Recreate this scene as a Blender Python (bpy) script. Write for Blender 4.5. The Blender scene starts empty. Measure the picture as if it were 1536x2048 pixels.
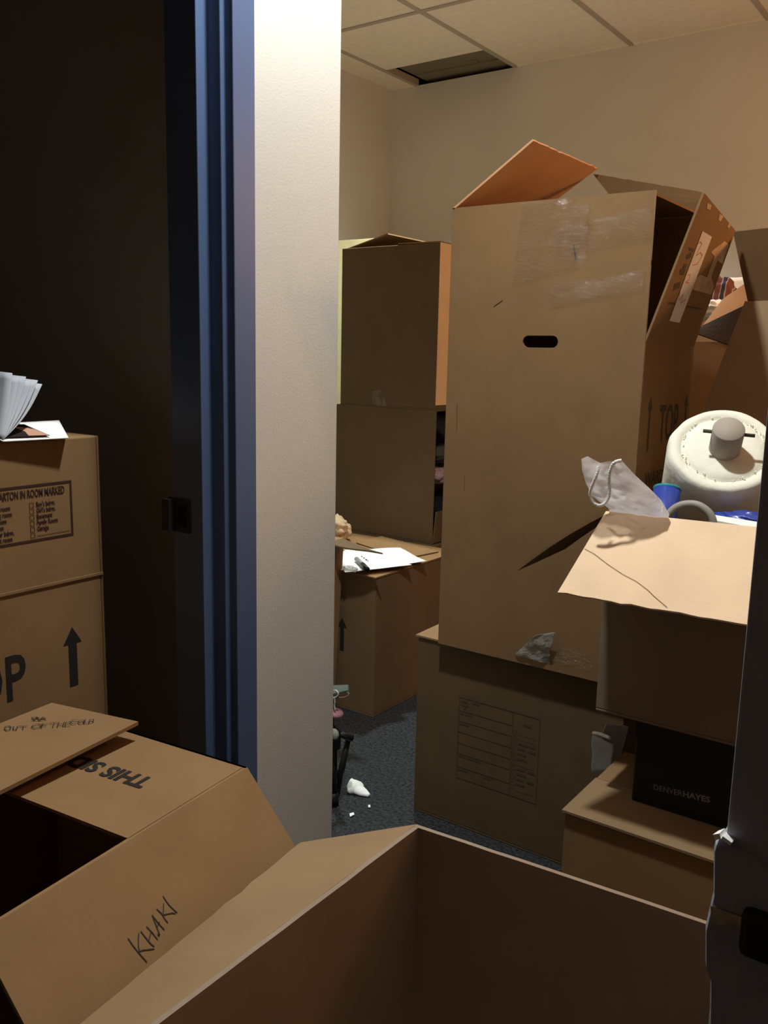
import bpy, bmesh, math, random
from mathutils import Vector, Matrix, noise
random.seed(7)
SC = bpy.context.scene
COL = SC.collection
# ------------------------------------------------------------------ camera
CAMROT = Matrix(((0.809856737, -0.119715352, 0.574282422),
                 (0.586240437, 0.129595763, -0.799704375),
                 (0.021312322, 0.984313534, 0.175135982)))
EYE = Vector((0, 0, 1.29))
FPX = 1775.0
cam_data = bpy.data.cameras.new('camera')
cam = bpy.data.objects.new('camera', cam_data); COL.objects.link(cam)
cam.matrix_world = Matrix.Translation(EYE) @ CAMROT.to_4x4()
cam_data.sensor_fit = 'VERTICAL'; cam_data.sensor_height = 24.0
cam_data.lens = FPX / 2048 * 24.0
cam_data.clip_start = 0.02
SC.camera = cam
# ------------------------------------------------------------------ world, exposure
w = bpy.data.worlds.new('world'); SC.world = w; w.use_nodes = True
w.node_tree.nodes['Background'].inputs[0].default_value = (0.0, 0.0, 0.0, 1)
w.node_tree.nodes['Background'].inputs[1].default_value = 0.0
SC.view_settings.view_transform = 'Standard'
SC.view_settings.look = 'None'
SC.view_settings.gamma = 1
SC.view_settings.exposure = 0.0
SC.view_settings.use_curve_mapping = False
SC.cycles.max_bounces = 10
SC.cycles.diffuse_bounces = 6
SC.cycles.transparent_max_bounces = 16
SC.cycles.use_denoising = True
SC.cycles.sample_clamp_indirect = 6
# ------------------------------------------------------------------ lights
CEIL = 2.74
LAMP = Vector((-0.86, 1.18, CEIL - 0.035))
LAMP2 = Vector((-2.05, 3.06, CEIL - 0.035))
def downlight(name, loc, power, half, blend, col):
    ld = bpy.data.lights.new(name, 'SPOT'); ld.energy = power; ld.color = col
    ld.spot_size = 2 * math.radians(half); ld.spot_blend = blend; ld.shadow_soft_size = 0.05
    lo = bpy.data.objects.new(name, ld); COL.objects.link(lo); lo.location = loc
downlight('downlight', LAMP, 140, 58, 0.75, (0.95, 1.0, 0.99))
downlight('downlight', LAMP2, 195, 62, 0.75, (0.88, 1.0, 0.98))
WARM = Vector((0.04, 2.66, 1.86))
wl = bpy.data.lights.new('warm_bulb', 'POINT'); wl.energy = 56; wl.color = (1.0, 0.50, 0.22); wl.shadow_soft_size = 0.05
wo = bpy.data.objects.new('warm_bulb', wl); COL.objects.link(wo); wo.location = WARM

# ------------------------------------------------------------------ measuring helper: a ray through a photo point met with a plane
def ray(x, y): return CAMROT @ Vector((x - 768, -(y - 1024), -FPX))
def aX(x, y, X): r = ray(x, y); return EYE + r * (X / r.x)
def aY(x, y, Y): r = ray(x, y); return EYE + r * (Y / r.y)
def aZ(x, y, Z): r = ray(x, y); return EYE + r * ((Z - EYE.z) / r.z)
V = Vector
# ------------------------------------------------------------------ materials
def mat(name, col, rough=0.8, var=0.0, vscale=6.0, bump=0.0, bscale=60.0, metal=0.0, spec=0.3, col2=None):
    m = bpy.data.materials.new(name); m.use_nodes = True
    nt = m.node_tree; b = nt.nodes['Principled BSDF']
    b.inputs['Roughness'].default_value = rough
    b.inputs['Metallic'].default_value = metal
    b.inputs['Specular IOR Level'].default_value = spec
    b.inputs['Base Color'].default_value = (*col, 1)
    tc = nt.nodes.new('ShaderNodeTexCoord')
    if var > 0 or col2:
        n = nt.nodes.new('ShaderNodeTexNoise'); n.inputs['Scale'].default_value = vscale
        n.inputs['Detail'].default_value = 5
        nt.links.new(tc.outputs['Object'], n.inputs['Vector'])
        r = nt.nodes.new('ShaderNodeValToRGB')
        c2 = col2 or tuple(c * (1 - var) for c in col)
        c1 = col if col2 else tuple(min(1, c * (1 + var)) for c in col)
        r.color_ramp.elements[0].position = 0.3; r.color_ramp.elements[1].position = 0.7
        r.color_ramp.elements[0].color = (*c2, 1); r.color_ramp.elements[1].color = (*c1, 1)
        nt.links.new(n.outputs['Fac'], r.inputs[0]); nt.links.new(r.outputs[0], b.inputs['Base Color'])
    if bump > 0:
        n2 = nt.nodes.new('ShaderNodeTexNoise'); n2.inputs['Scale'].default_value = bscale; n2.inputs['Detail'].default_value = 4
        nt.links.new(tc.outputs['Object'], n2.inputs['Vector'])
        bp = nt.nodes.new('ShaderNodeBump'); bp.inputs['Strength'].default_value = bump; bp.inputs['Distance'].default_value = 0.01
        nt.links.new(n2.outputs['Fac'], bp.inputs['Height']); nt.links.new(bp.outputs[0], b.inputs['Normal'])
    return m
def board(name, col):
    """corrugated cardboard: fibre speckle plus faint vertical flutes"""
    m = mat(name, col, 0.82, 0.07, 9, 0, spec=0.18)
    nt = m.node_tree; b = nt.nodes['Principled BSDF']
    tc = nt.nodes.new('ShaderNodeTexCoord')
    n = nt.nodes.new('ShaderNodeTexNoise'); n.inputs['Scale'].default_value = 14; n.inputs['Detail'].default_value = 6
    mp = nt.nodes.new('ShaderNodeMapping'); mp.inputs['Scale'].default_value = (12, 12, 1.0)
    nt.links.new(tc.outputs['Object'], mp.inputs[0]); nt.links.new(mp.outputs[0], n.inputs['Vector'])
    bp = nt.nodes.new('ShaderNodeBump'); bp.inputs['Strength'].default_value = 0.12; bp.inputs['Distance'].default_value = 0.004
    nt.links.new(n.outputs['Fac'], bp.inputs['Height']); nt.links.new(bp.outputs[0], b.inputs['Normal'])
    return m
def film(name, col, clear=0.6, rough=0.12, bump=0.0):
    m = bpy.data.materials.new(name); m.use_nodes = True; nt = m.node_tree
    b = nt.nodes['Principled BSDF']; out = nt.nodes['Material Output']
    b.inputs['Base Color'].default_value = (*col, 1); b.inputs['Roughness'].default_value = rough
    b.inputs['Specular IOR Level'].default_value = 0.8
    t = nt.nodes.new('ShaderNodeBsdfTransparent'); mx = nt.nodes.new('ShaderNodeMixShader')
    mx.inputs[0].default_value = 1 - clear
    nt.links.new(t.outputs[0], mx.inputs[1]); nt.links.new(b.outputs[0], mx.inputs[2]); nt.links.new(mx.outputs[0], out.inputs[0])
    if bump:
        tc = nt.nodes.new('ShaderNodeTexCoord'); n = nt.nodes.new('ShaderNodeTexNoise'); n.inputs['Scale'].default_value = 45
        n.inputs['Detail'].default_value = 5; n.inputs['Distortion'].default_value = 1.5
        nt.links.new(tc.outputs['Object'], n.inputs['Vector'])
        bp = nt.nodes.new('ShaderNodeBump'); bp.inputs['Strength'].default_value = bump; bp.inputs['Distance'].default_value = 0.01
        nt.links.new(n.outputs['Fac'], bp.inputs['Height']); nt.links.new(bp.outputs[0], b.inputs['Normal'])
    return m
def stripes(name, c1, c2, c3, scale):
    m = mat(name, c1, 0.9); nt = m.node_tree; b = nt.nodes['Principled BSDF']
    tc = nt.nodes.new('ShaderNodeTexCoord'); wv = nt.nodes.new('ShaderNodeTexWave'); wv.inputs['Scale'].default_value = scale
    wv.inputs['Distortion'].default_value = 1.0
    nt.links.new(tc.outputs['Object'], wv.inputs['Vector']); r = nt.nodes.new('ShaderNodeValToRGB'); r.color_ramp.interpolation = 'CONSTANT'
    e = r.color_ramp.elements; e[0].color = (*c1, 1); e[1].position = 0.45; e[1].color = (*c2, 1)
    x = e.new(0.75); x.color = (*c3, 1)
    nt.links.new(wv.outputs['Color'], r.inputs[0]); nt.links.new(r.outputs[0], b.inputs['Base Color'])
    return m
M_WALL = mat('wall_paint', (0.64, 0.64, 0.60), 0.7, 0.03, 3, 0.05, 250)
M_DARKWALL = mat('side_room_paint', (0.52, 0.46, 0.42), 0.8, 0.04, 3)
M_GREYWALL = mat('grey_wall_paint', (0.33, 0.33, 0.37), 0.8, 0.06, 5, 0.1, 120)
M_TILE = mat('ceiling_tile', (0.87, 0.81, 0.71), 0.9, 0.04, 40, 0.25, 300)
M_TBAR = mat('ceiling_grid', (0.45, 0.40, 0.33), 0.6)
M_PLENUM = mat('plenum', (0.08, 0.07, 0.055), 0.9, 0.2, 5)
M_CARPET = mat('carpet', (0.052, 0.052, 0.055), 1.0, 0, 110, 0.5, 250, col2=(0.006, 0.006, 0.008))
M_BLUE = mat('blue_frame_paint', (0.080, 0.128, 0.250), 0.45, 0.04, 4, spec=0.5)
M_STEEL = mat('dull_steel', (0.03, 0.03, 0.032), 0.6, metal=0.2)
M_HOLE = mat('dark_recess', (0.006, 0.006, 0.006), 1.0)
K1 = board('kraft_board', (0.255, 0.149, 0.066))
K2 = board('tan_board', (0.245, 0.145, 0.066))
K3 = board('pale_board', (0.262, 0.172, 0.090))
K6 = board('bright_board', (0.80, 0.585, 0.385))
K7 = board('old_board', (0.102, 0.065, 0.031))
K8 = board('smooth_board', (0.187, 0.108, 0.048))
K9 = board('deep_brown_board', (0.128, 0.086, 0.046))
K11 = board('matt_inner_board', (0.270, 0.205, 0.150))
K12 = board('drab_board', (0.205, 0.150, 0.098))  # muted brown, one even colour
K10 = board('orange_lit_board', (0.50, 0.27, 0.135))  # brightened and reddened so the colour carries orange light
K4 = board('brown_board', (0.198, 0.112, 0.051))
K5 = board('cream_board', (0.58, 0.50, 0.28))
M_INK = mat('black_print', (0.018, 0.015, 0.013), 0.8)
M_MAROON = mat('maroon_print', (0.045, 0.018, 0.012), 0.8)
M_FORM = mat('faded_print', (0.06, 0.042, 0.024), 0.8)
M_PEN = mat('marker_pen_line', (0.03, 0.025, 0.022), 0.7)
M_RED = mat('red_pen', (0.55, 0.16, 0.14), 0.8)
M_PAPER = mat('white_paper', (0.86, 0.85, 0.82), 0.85)
M_PAPERC = mat('grey_white_paper', (0.42, 0.43, 0.46), 0.85)
M_TAPEW = mat('white_tape', (0.62, 0.58, 0.54), 0.4)
M_TAPE = bpy.data.materials.new('clear_tape'); M_TAPE.use_nodes = True
def _tape():
    nt = M_TAPE.node_tree; out = nt.nodes['Material Output']; nt.nodes.remove(nt.nodes['Principled BSDF'])
    t = nt.nodes.new('ShaderNodeBsdfTransparent'); t.inputs[0].default_value = (.985, .985, .98, 1)
    g = nt.nodes.new('ShaderNodeBsdfGlossy'); g.inputs['Roughness'].default_value = 0.06
    mx = nt.nodes.new('ShaderNodeMixShader'); mx.inputs[0].default_value = 0.045
    tc = nt.nodes.new('ShaderNodeTexCoord'); n = nt.nodes.new('ShaderNodeTexNoise'); n.inputs['Scale'].default_value = 28; n.inputs['Detail'].default_value = 4; n.inputs['Distortion'].default_value = 2.0
    mp = nt.nodes.new('ShaderNodeMapping'); mp.inputs['Scale'].default_value = (0.6, 1, 2.2)
    nt.links.new(tc.outputs['Object'], mp.inputs[0]); nt.links.new(mp.outputs[0], n.inputs['Vector'])
    b = nt.nodes.new('ShaderNodeBump'); b.inputs['Strength'].default_value = 1.0; b.inputs['Distance'].default_value = 0.032
    nt.links.new(n.outputs['Fac'], b.inputs['Height']); nt.links.new(b.outputs[0], g.inputs['Normal'])
    nt.links.new(t.outputs[0], mx.inputs[1]); nt.links.new(g.outputs[0], mx.inputs[2]); nt.links.new(mx.outputs[0], out.inputs[0])
_tape()
M_BAG = film('clear_poly', (0.92, 0.93, 0.98), 0.34, 0.22, 0.7)
def _translucent(m, col, f):
    nt = m.node_tree; mx = [n for n in nt.nodes if n.type == 'MIX_SHADER'][0]; b = nt.nodes['Principled BSDF']
    tr = nt.nodes.new('ShaderNodeBsdfTranslucent'); tr.inputs[0].default_value = (*col, 1)
    m2 = nt.nodes.new('ShaderNodeMixShader'); m2.inputs[0].default_value = f
    nt.links.new(b.outputs[0], m2.inputs[1]); nt.links.new(tr.outputs[0], m2.inputs[2]); nt.links.new(m2.outputs[0], mx.inputs[2])
_translucent(M_BAG, (.95, .96, 1.0), 0.5)
M_CORD = mat('white_cord', (0.85, 0.84, 0.80), 0.8, bump=0.5, bscale=400)
M_BLACKBOX = mat('black_card', (0.012, 0.013, 0.012), 0.5)
M_GREYPRINT = mat('grey_print', (0.26, 0.25, 0.23), 0.6)
M_WHITEROLL = mat('white_foam', (0.80, 0.78, 0.66), 0.95, 0.03, 12, 0.15, 60)
M_CORE = mat('grey_core', (0.36, 0.31, 0.26), 0.9, 0.06, 30)
M_DARKROD = mat('dark_rod', (0.06, 0.055, 0.035), 0.5)
M_BLUEP = mat('blue_plastic', (0.03, 0.06, 0.32), 0.3, spec=0.5)
M_TEAL = mat('teal_plastic', (0.03, 0.28, 0.30), 0.35)
M_GREYP = mat('grey_plastic', (0.30, 0.29, 0.25), 0.5)
M_BLACKP = mat('black_plastic', (0.012, 0.012, 0.013), 0.45)
M_GREYTUBE = mat('marker_barrel', (0.28, 0.28, 0.29), 0.4)
M_NAVY = mat('navy_cloth', (0.012, 0.015, 0.022), 0.95, 0.3, 12)
M_TEALC = mat('slate_cloth', (0.05, 0.065, 0.075), 0.95, 0.3, 12)
M_LILAC = mat('lilac_knit', (0.42, 0.33, 0.38), 0.95, 0.25, 40, 0.6, 80)
M_WHITEC = mat('white_cloth', (0.85, 0.80, 0.70), 0.9, 0.05, 8)
M_STRIPE = stripes('striped_cloth', (0.15, 0.060, 0.055), (0.34, 0.28, 0.27), (0.035, 0.040, 0.080), 9)
M_PINK = mat('pink_plastic', (0.36, 0.17, 0.20), 0.5)
M_GREENP = mat('grey_green_plastic', (0.09, 0.11, 0.09), 0.5)
M_WIRE = mat('wire', (0.50, 0.50, 0.48), 0.35, metal=0.3)
M_SKIN = mat('printed_skin_tone', (0.55, 0.30, 0.20), 0.5)
M_DARKPIC = mat('printed_dark_tone', (0.02, 0.014, 0.014), 0.5)
M_TISSUE = mat('tissue', (0.85, 0.85, 0.82), 0.95)
M_KRAFTPAPER = mat('kraft_paper', (0.50, 0.36, 0.22), 0.9, 0.1, 20)
M_LENS = bpy.data.materials.new('lit_lens'); M_LENS.use_nodes = True
_b = M_LENS.node_tree.nodes['Principled BSDF']; _b.inputs['Emission Color'].default_value = (1, .93, .78, 1); _b.inputs['Emission Strength'].default_value = 4
M_BULB = bpy.data.materials.new('lit_bulb'); M_BULB.use_nodes = True
_b = M_BULB.node_tree.nodes['Principled BSDF']; _b.inputs['Emission Color'].default_value = (1, .55, .25, 1); _b.inputs['Emission Strength'].default_value = 6

# ------------------------------------------------------------------ object helpers
def thing(name, label, cat, loc=(0, 0, 0), group=None):
    o = bpy.data.objects.new(name, None); COL.objects.link(o); o.location = loc; o.empty_display_size = 0.05
    o['label'] = label; o['category'] = cat
    if group: o['group'] = group
    return o
def tag(o, label, cat, group=None):
    o['label'] = label; o['category'] = cat
    if group: o['group'] = group
    return o
def obj(name, bm, m, parent=None, smooth=False, bevel=0):
    me = bpy.data.meshes.new(name)
    bmesh.ops.recalc_face_normals(bm, faces=bm.faces)
    bm.to_mesh(me); bm.free()
    if m is not None:
        for mm in (m if isinstance(m, (list, tuple)) else [m]): me.materials.append(mm)
    if smooth:
        for p in me.polygons: p.use_smooth = True
    o = bpy.data.objects.new(name, me); COL.objects.link(o)
    if parent is not None:
        o.parent = parent
        root = parent
        off = V(parent.location)
        while root.parent is not None:
            root = root.parent; off += V(root.location)
        me.transform(Matrix.Translation(-off))
    if bevel:
        b = o.modifiers.new('bevel', 'BEVEL'); b.width = bevel; b.segments = 2; b.limit_method = 'ANGLE'
    return o
def struct(name, bm, m, parent=None, bevel=0):
    o = obj(name, bm, m, parent, bevel=bevel)
    if parent is None: o['kind'] = 'structure'
    return o
def at_origin(o):
    """move a one-mesh thing's origin to the middle of its underside"""
    me = o.data; vs = [v.co for v in me.vertices]
    c = V(((min(v.x for v in vs) + max(v.x for v in vs)) / 2, (min(v.y for v in vs) + max(v.y for v in vs)) / 2, min(v.z for v in vs)))
    me.transform(Matrix.Translation(-c)); o.location = c
    return o
def add_box(bm, x0, x1, y0, y1, z0, z1):
    vs = [bm.verts.new((x, y, z)) for z in (z0, z1) for y in (y0, y1) for x in (x0, x1)]
    for f in ((0, 2, 3, 1), (4, 5, 7, 6), (0, 1, 5, 4), (2, 6, 7, 3), (0, 4, 6, 2), (1, 3, 7, 5)):
        bm.faces.new([vs[i] for i in f])
    return vs
def box(*a):
    bm = bmesh.new(); add_box(bm, *a); return bm
def add_hexa(bm, p):
    """p: 8 points, bottom ring then top ring"""
    vs = [bm.verts.new(q) for q in p]
    for f in ((3, 2, 1, 0), (4, 5, 6, 7), (0, 1, 5, 4), (1, 2, 6, 5), (2, 3, 7, 6), (3, 0, 4, 7)):
        bm.faces.new([vs[i] for i in f])
def add_panel(bm, a, b, c, d, t=0.005, nu=1, nv=1, ragged=0.0, bend=0.0, crumple=0.0, seed=0, cs=14.0, tside=1):
    """a sheet: a-b is the hinge edge, d-c the free edge; thickness t on the normal's side"""
    a, b, c, d = V(a), V(b), V(c), V(d)
    n = (b - a).cross(d - a).normalized() * tside
    top, bot = [], []
    for j in range(nv + 1):
        v = j / nv; rt, rb = [], []
        for i in range(nu + 1):
            u = i / nu
            p = a.lerp(b, u).lerp(d.lerp(c, u), v)
            if bend: p = p + n * (bend * math.sin(math.pi * v))
            if ragged and 0 < v:
                k = ragged * v ** 3
                p = p + (d - a).normalized() * k * noise.noise(V((u * 17 + seed * 3.1, seed, 0)))
            if crumple:
                p = p + n * crumple * noise.noise(p * cs + V((seed, 0, 0)))
            rt.append(bm.verts.new(p + n * t)); rb.append(bm.verts.new(p))
        top.append(rt); bot.append(rb)
    for j in range(nv):
        for i in range(nu):
            bm.faces.new((top[j][i], top[j][i + 1], top[j + 1][i + 1], top[j + 1][i]))
            bm.faces.new((bot[j][i], bot[j + 1][i], bot[j + 1][i + 1], bot[j][i + 1]))
    for i in range(nu):
        bm.faces.new((bot[0][i], bot[0][i + 1], top[0][i + 1], top[0][i]))
        bm.faces.new((bot[nv][i + 1], bot[nv][i], top[nv][i], top[nv][i + 1]))
    for j in range(nv):
        bm.faces.new((bot[j + 1][0], bot[j][0], top[j][0], top[j + 1][0]))
        bm.faces.new((bot[j][nu], bot[j + 1][nu], top[j + 1][nu], top[j][nu]))
def panel(*a, **k):
    bm = bmesh.new(); add_panel(bm, *a, **k); return bm
def add_tube(bm, pts, r, seg=10, cap=True):
    pts = [V(p) for p in pts]; rs = r if isinstance(r, (list, tuple)) else [r] * len(pts)
    rings = []; prev = None
    for i, p in enumerate(pts):
        d = (pts[min(i + 1, len(pts) - 1)] - pts[max(i - 1, 0)]).normalized()
        if prev is None: x = d.orthogonal().normalized()
        else: x = (prev - d * prev.dot(d)).normalized()
        prev = x; y = d.cross(x)
        rings.append([bm.verts.new(p + (x * math.cos(2 * math.pi * k / seg) + y * math.sin(2 * math.pi * k / seg)) * rs[i]) for k in range(seg)])
    for i in range(len(rings) - 1):
        for k in range(seg):
            bm.faces.new((rings[i][k], rings[i][(k + 1) % seg], rings[i + 1][(k + 1) % seg], rings[i + 1][k]))
    if cap:
        bm.faces.new(rings[0][::-1]); bm.faces.new(rings[-1])
def tube(*a, **k):
    bm = bmesh.new(); add_tube(bm, *a, **k); return bm
def smooth_path(pts, n=8):
    pts = [V(p) for p in pts]; out = []
    P = [pts[0]] + pts + [pts[-1]]
    for i in range(1, len(P) - 2):
        for k in range(n):
            t = k / n; p0, p1, p2, p3 = P[i - 1], P[i], P[i + 1], P[i + 2]
            out.append(0.5 * ((2 * p1) + (p2 - p0) * t + (2 * p0 - 5 * p1 + 4 * p2 - p3) * t * t + (3 * p1 - p0 - 3 * p2 + p3) * t ** 3))
    out.append(pts[-1]); return out
def add_lathe(bm, prof, C, axis, seg=48, wob=0.0):
    """prof: list of (radius, height along axis)"""
    axis = V(axis).normalized(); x = axis.orthogonal().normalized(); y = axis.cross(x); C = V(C); rings = []
    for r, h in prof:
        if r < 1e-6: rings.append([bm.verts.new(C + axis * h)]); continue
        ring = []
        for k in range(seg):
            a = 2 * math.pi * k / seg; d = x * math.cos(a) + y * math.sin(a)
            q = C + axis * h + d * r
            if wob: q = q + d * wob * noise.noise(q * 25)
            ring.append(bm.verts.new(q))
        rings.append(ring)
    for i in range(len(rings) - 1):
        A, B = rings[i], rings[i + 1]
        for k in range(seg):
            k2 = (k + 1) % seg
            if len(A) == 1 and len(B) == 1: continue
            if len(A) == 1: bm.faces.new((A[0], B[k], B[k2]))
            elif len(B) == 1: bm.faces.new((A[k], A[k2], B[0]))
            else: bm.faces.new((A[k], A[k2], B[k2], B[k]))
def lathe(*a, **k):
    bm = bmesh.new(); add_lathe(bm, *a, **k); return bm
def lump(C, rx, ry, rz, amp=0.25, sc=3.0, seed=0, sub=4, rot=0.0, floor=None):
    bm = bmesh.new(); bmesh.ops.create_icosphere(bm, subdivisions=sub, radius=1)
    R = Matrix.Rotation(rot, 3, 'Z'); C = V(C)
    for v in bm.verts:
        d = v.co.normalized(); k = 1 + amp * (noise.noise(d * sc + V((seed * 7.3, 0, 0))) + 0.5 * noise.noise(d * sc * 2.3 + V((0, seed * 5.1, 0))))
        p = R @ V((d.x * rx * k, d.y * ry * k, d.z * rz * k)) + C
        if floor is not None and p.z < floor: p.z = floor
        v.co = p
    return bm

class Ink:
    """flat printed or written marks on one plane, gathered into one mesh"""
    def __init__(s, origin, right, up, lift=0.0007):
        s.r = V(right).normalized(); s.u = V(up); s.u = (s.u - s.r * s.u.dot(s.r)).normalized(); s.n = s.r.cross(s.u)
        s.o = V(origin) + s.n * lift; s.bm = bmesh.new()
    def P(s, x, y): return s.o + s.r * x + s.u * y
    def poly(s, pts): s.bm.faces.new([s.bm.verts.new(s.P(*p)) for p in pts])
    def rect(s, x0, y0, x1, y1): s.poly([(x0, y0), (x1, y0), (x1, y1), (x0, y1)])
    def line(s, pts, w):
        for (x0, y0), (x1, y1) in zip(pts[:-1], pts[1:]):
            d = V((x1 - x0, y1 - y0)); L = d.length or 1e-6; n = V((-d.y, d.x)) / L * w / 2; e = d / L * w * 0.35
            s.poly([(x0 - n.x - e.x, y0 - n.y - e.y), (x1 - n.x + e.x, y1 - n.y + e.y), (x1 + n.x + e.x, y1 + n.y + e.y), (x0 + n.x - e.x, y0 + n.y - e.y)])
    def frame(s, x0, y0, x1, y1, w):
        s.rect(x0, y0, x1, y0 + w); s.rect(x0, y1 - w, x1, y1); s.rect(x0, y0 + w, x0 + w, y1 - w); s.rect(x1 - w, y0 + w, x1, y1 - w)
    def arrow(s, x, y0, y1, w, hw, hh):
        s.rect(x - w / 2, y0, x + w / 2, y1 - hh); s.poly([(x - hw / 2, y1 - hh), (x + hw / 2, y1 - hh), (x, y1)])
    def text(s, t, x, y, h, sx=1.0, align='LEFT', bold=0.0, width=None):
        c = bpy.data.curves.new('t', 'FONT'); c.body = t; c.align_x = 'LEFT'; c.size = 1.0; c.offset = bold; c.resolution_u = 3
        o = bpy.data.objects.new('t', c); COL.objects.link(o)
        dg = bpy.context.evaluated_depsgraph_get(); me = bpy.data.meshes.new_from_object(o.evaluated_get(dg))
        bpy.data.objects.remove(o); bpy.data.curves.remove(c)
        k = h / 0.7
        xs = [v.co.x for v in me.vertices]; x0, x1 = min(xs), max(xs)
        if width: sx = width / ((x1 - x0) * k)
        off = 0 if align == 'LEFT' else (-(x1 - x0) / 2 if align == 'CENTER' else -(x1 - x0))
        vs = [s.bm.verts.new(s.P(x + (v.co.x - x0 + off) * k * sx, y + v.co.y * k)) for v in me.vertices]
        for p in me.polygons:
            try: s.bm.faces.new([vs[i] for i in p.vertices])
            except ValueError: pass
        bpy.data.meshes.remove(me)
    def done(s, name, m, parent):
        n = s.n
        me = bpy.data.meshes.new(name); s.bm.to_mesh(me); s.bm.free(); me.materials.append(m)
        o = bpy.data.objects.new(name, me); COL.objects.link(o); o.parent = parent
        root = parent; off = V(parent.location)
        while root.parent is not None: root = root.parent; off += V(root.location)
        me.transform(Matrix.Translation(-off)); return o
T = 0.006
def carton_walls(bm, x0, x1, y0, y1, z0, z1, top=False, skip=()):
    add_box(bm, x0, x1, y0, y1, z0, z0 + T)
    if 'front' not in skip: add_box(bm, x0, x1, y0, y0 + T, z0 + T, z1)
    if 'back' not in skip: add_box(bm, x0, x1, y1 - T, y1, z0 + T, z1)
    if 'left' not in skip: add_box(bm, x0, x0 + T, y0 + T, y1 - T, z0 + T, z1)
    if 'right' not in skip: add_box(bm, x1 - T, x1, y0 + T, y1 - T, z0 + T, z1)
    if top: add_box(bm, x0 + T, x1 - T, y0 + T, y1 - T, z1 - T, z1)
def plate_with_hole(x0, x1, z0, z1, hx0, hx1, hz0, hz1, y0, y1):
    """a wall panel in the XZ plane with a rounded slot cut through it"""
    c = bpy.data.curves.new('c', 'CURVE'); c.dimensions = '2D'; c.fill_mode = 'BOTH'; c.extrude = (y1 - y0) / 2
    def sp(pts):
        s = c.splines.new('POLY'); s.points.add(len(pts) - 1)
        for q, p in zip(s.points, pts): q.co = (p[0], p[1], 0, 1)
        s.use_cyclic_u = True
    sp([(x0, z0), (x1, z0), (x1, z1), (x0, z1)])
    r = (hz1 - hz0) / 2; cz = (hz0 + hz1) / 2; pts = []
    for k in range(13): a = -math.pi / 2 + math.pi * k / 12; pts.append((hx1 - r + r * math.cos(a), cz + r * math.sin(a)))
    for k in range(13): a = math.pi / 2 + math.pi * k / 12; pts.append((hx0 + r + r * math.cos(a), cz + r * math.sin(a)))
    sp(pts)
    o = bpy.data.objects.new('c', c); COL.objects.link(o)
    dg = bpy.context.evaluated_depsgraph_get(); me = bpy.data.meshes.new_from_object(o.evaluated_get(dg))
    bpy.data.objects.remove(o); bpy.data.curves.remove(c)
    bm = bmesh.new(); bm.from_mesh(me); bpy.data.meshes.remove(me)
    for v in bm.verts: v.co = V((v.co.x, (y0 + y1) / 2 + v.co.z, v.co.y))
    return bm

# ================================================================== THE SETTING
XW = -1.167                       # corridor side of the wall with the door frame
CORNER = 1.45                     # where that wall ends
BACKY = 4.29; LEFTX = -3.09
struct('floor', box(-3.3, 1.4, -1.7, 4.5, -0.06, 0.0), M_CARPET)
struct('wall_back', box(-3.2, 1.3, BACKY, BACKY + 0.1, 0, CEIL - 0.001), M_WALL)
struct('wall_left', box(LEFTX - 0.1, LEFTX, 1.33, BACKY, 0, 2.95), M_WALL)
struct('wall_right', box(1.2, 1.3, -1.6, BACKY, 0, 2.95), M_WALL)
bm = bmesh.new()                  # the cream wall strip, its header over the doorway and the room-side return
add_box(bm, XW - 0.123, XW, 1.152, CORNER, 0, 2.95)
add_box(bm, LEFTX, XW - 0.123, 1.33, CORNER, 0, 2.95)
add_box(bm, XW - 0.123, XW, 0.2, 1.152, 2.07, 2.95)
add_box(bm, XW - 0.123, XW, -1.6, 0.2, 0, 2.95)
struct('wall_corridor', bm, M_WALL, bevel=0.003)
bm = bmesh.new()
add_box(bm, -2.75, -2.65, -1.6, 1.33, 0, 2.95)
add_box(bm, -2.65, XW - 0.123, -1.6, -1.5, 0, 2.95)
struct('wall_side', bm, M_DARKWALL)
struct('wall_rear', box(XW, 1.2, -1.6, -1.5, 0, 2.95), M_DARKWALL)
# grey wall end close on the right, with its damaged lower corner
EX = -0.1118; EY = 0.50
struct('wall_front', box(EX, 1.2, EY, EY + 0.12, 0, 2.95), M_GREYWALL, bevel=0.002)

# drop ceiling: tiles, grid and a missing piece of tile
gx = [LEFTX] + [-2.921 + 0.6065 * k for k in range(8)]
gx = [x for x in gx if x < 1.3] + [1.3]
gy = [-1.7, -0.25, 0.97, 2.19, 3.41, BACKY]
HOLE = (-2.912, -2.328, 3.985, BACKY)
bm = bmesh.new()
def ceil_tile(x0, x1, y0, y1): add_box(bm, x0, x1, y0, y1, CEIL, CEIL + 0.018)
for i in range(len(gx) - 1):
    for j in range(len(gy) - 1):
        if i == 1 and j == len(gy) - 2:
            ceil_tile(gx[i], gx[i + 1], gy[j], HOLE[2])
        elif any(gx[i] - .01 < L.x < gx[i + 1] and gy[j] < L.y < gy[j + 1] for L in (LAMP, LAMP2)):
            L = [L for L in (LAMP, LAMP2) if gx[i] - .01 < L.x < gx[i + 1] and gy[j] < L.y < gy[j + 1]][0]
            h = 0.085                                   # opening for the downlight
            ceil_tile(gx[i], gx[i + 1], gy[j], L.y - h); ceil_tile(gx[i], gx[i + 1], L.y + h, gy[j + 1])
            ceil_tile(gx[i], L.x - h, L.y - h, L.y + h); ceil_tile(L.x + h, gx[i + 1], L.y - h, L.y + h)
        else:
            ceil_tile(gx[i], gx[i + 1], gy[j], gy[j + 1])
add_box(bm, -3.2, LEFTX, -1.7, BACKY, CEIL, CEIL + 0.018)
struct('ceiling', bm, M_TILE)
bm = bmesh.new()
for x in gx[1:-1]: add_box(bm, x - 0.012, x + 0.012, -1.5, BACKY, CEIL - 0.004, CEIL + 0.03)
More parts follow.
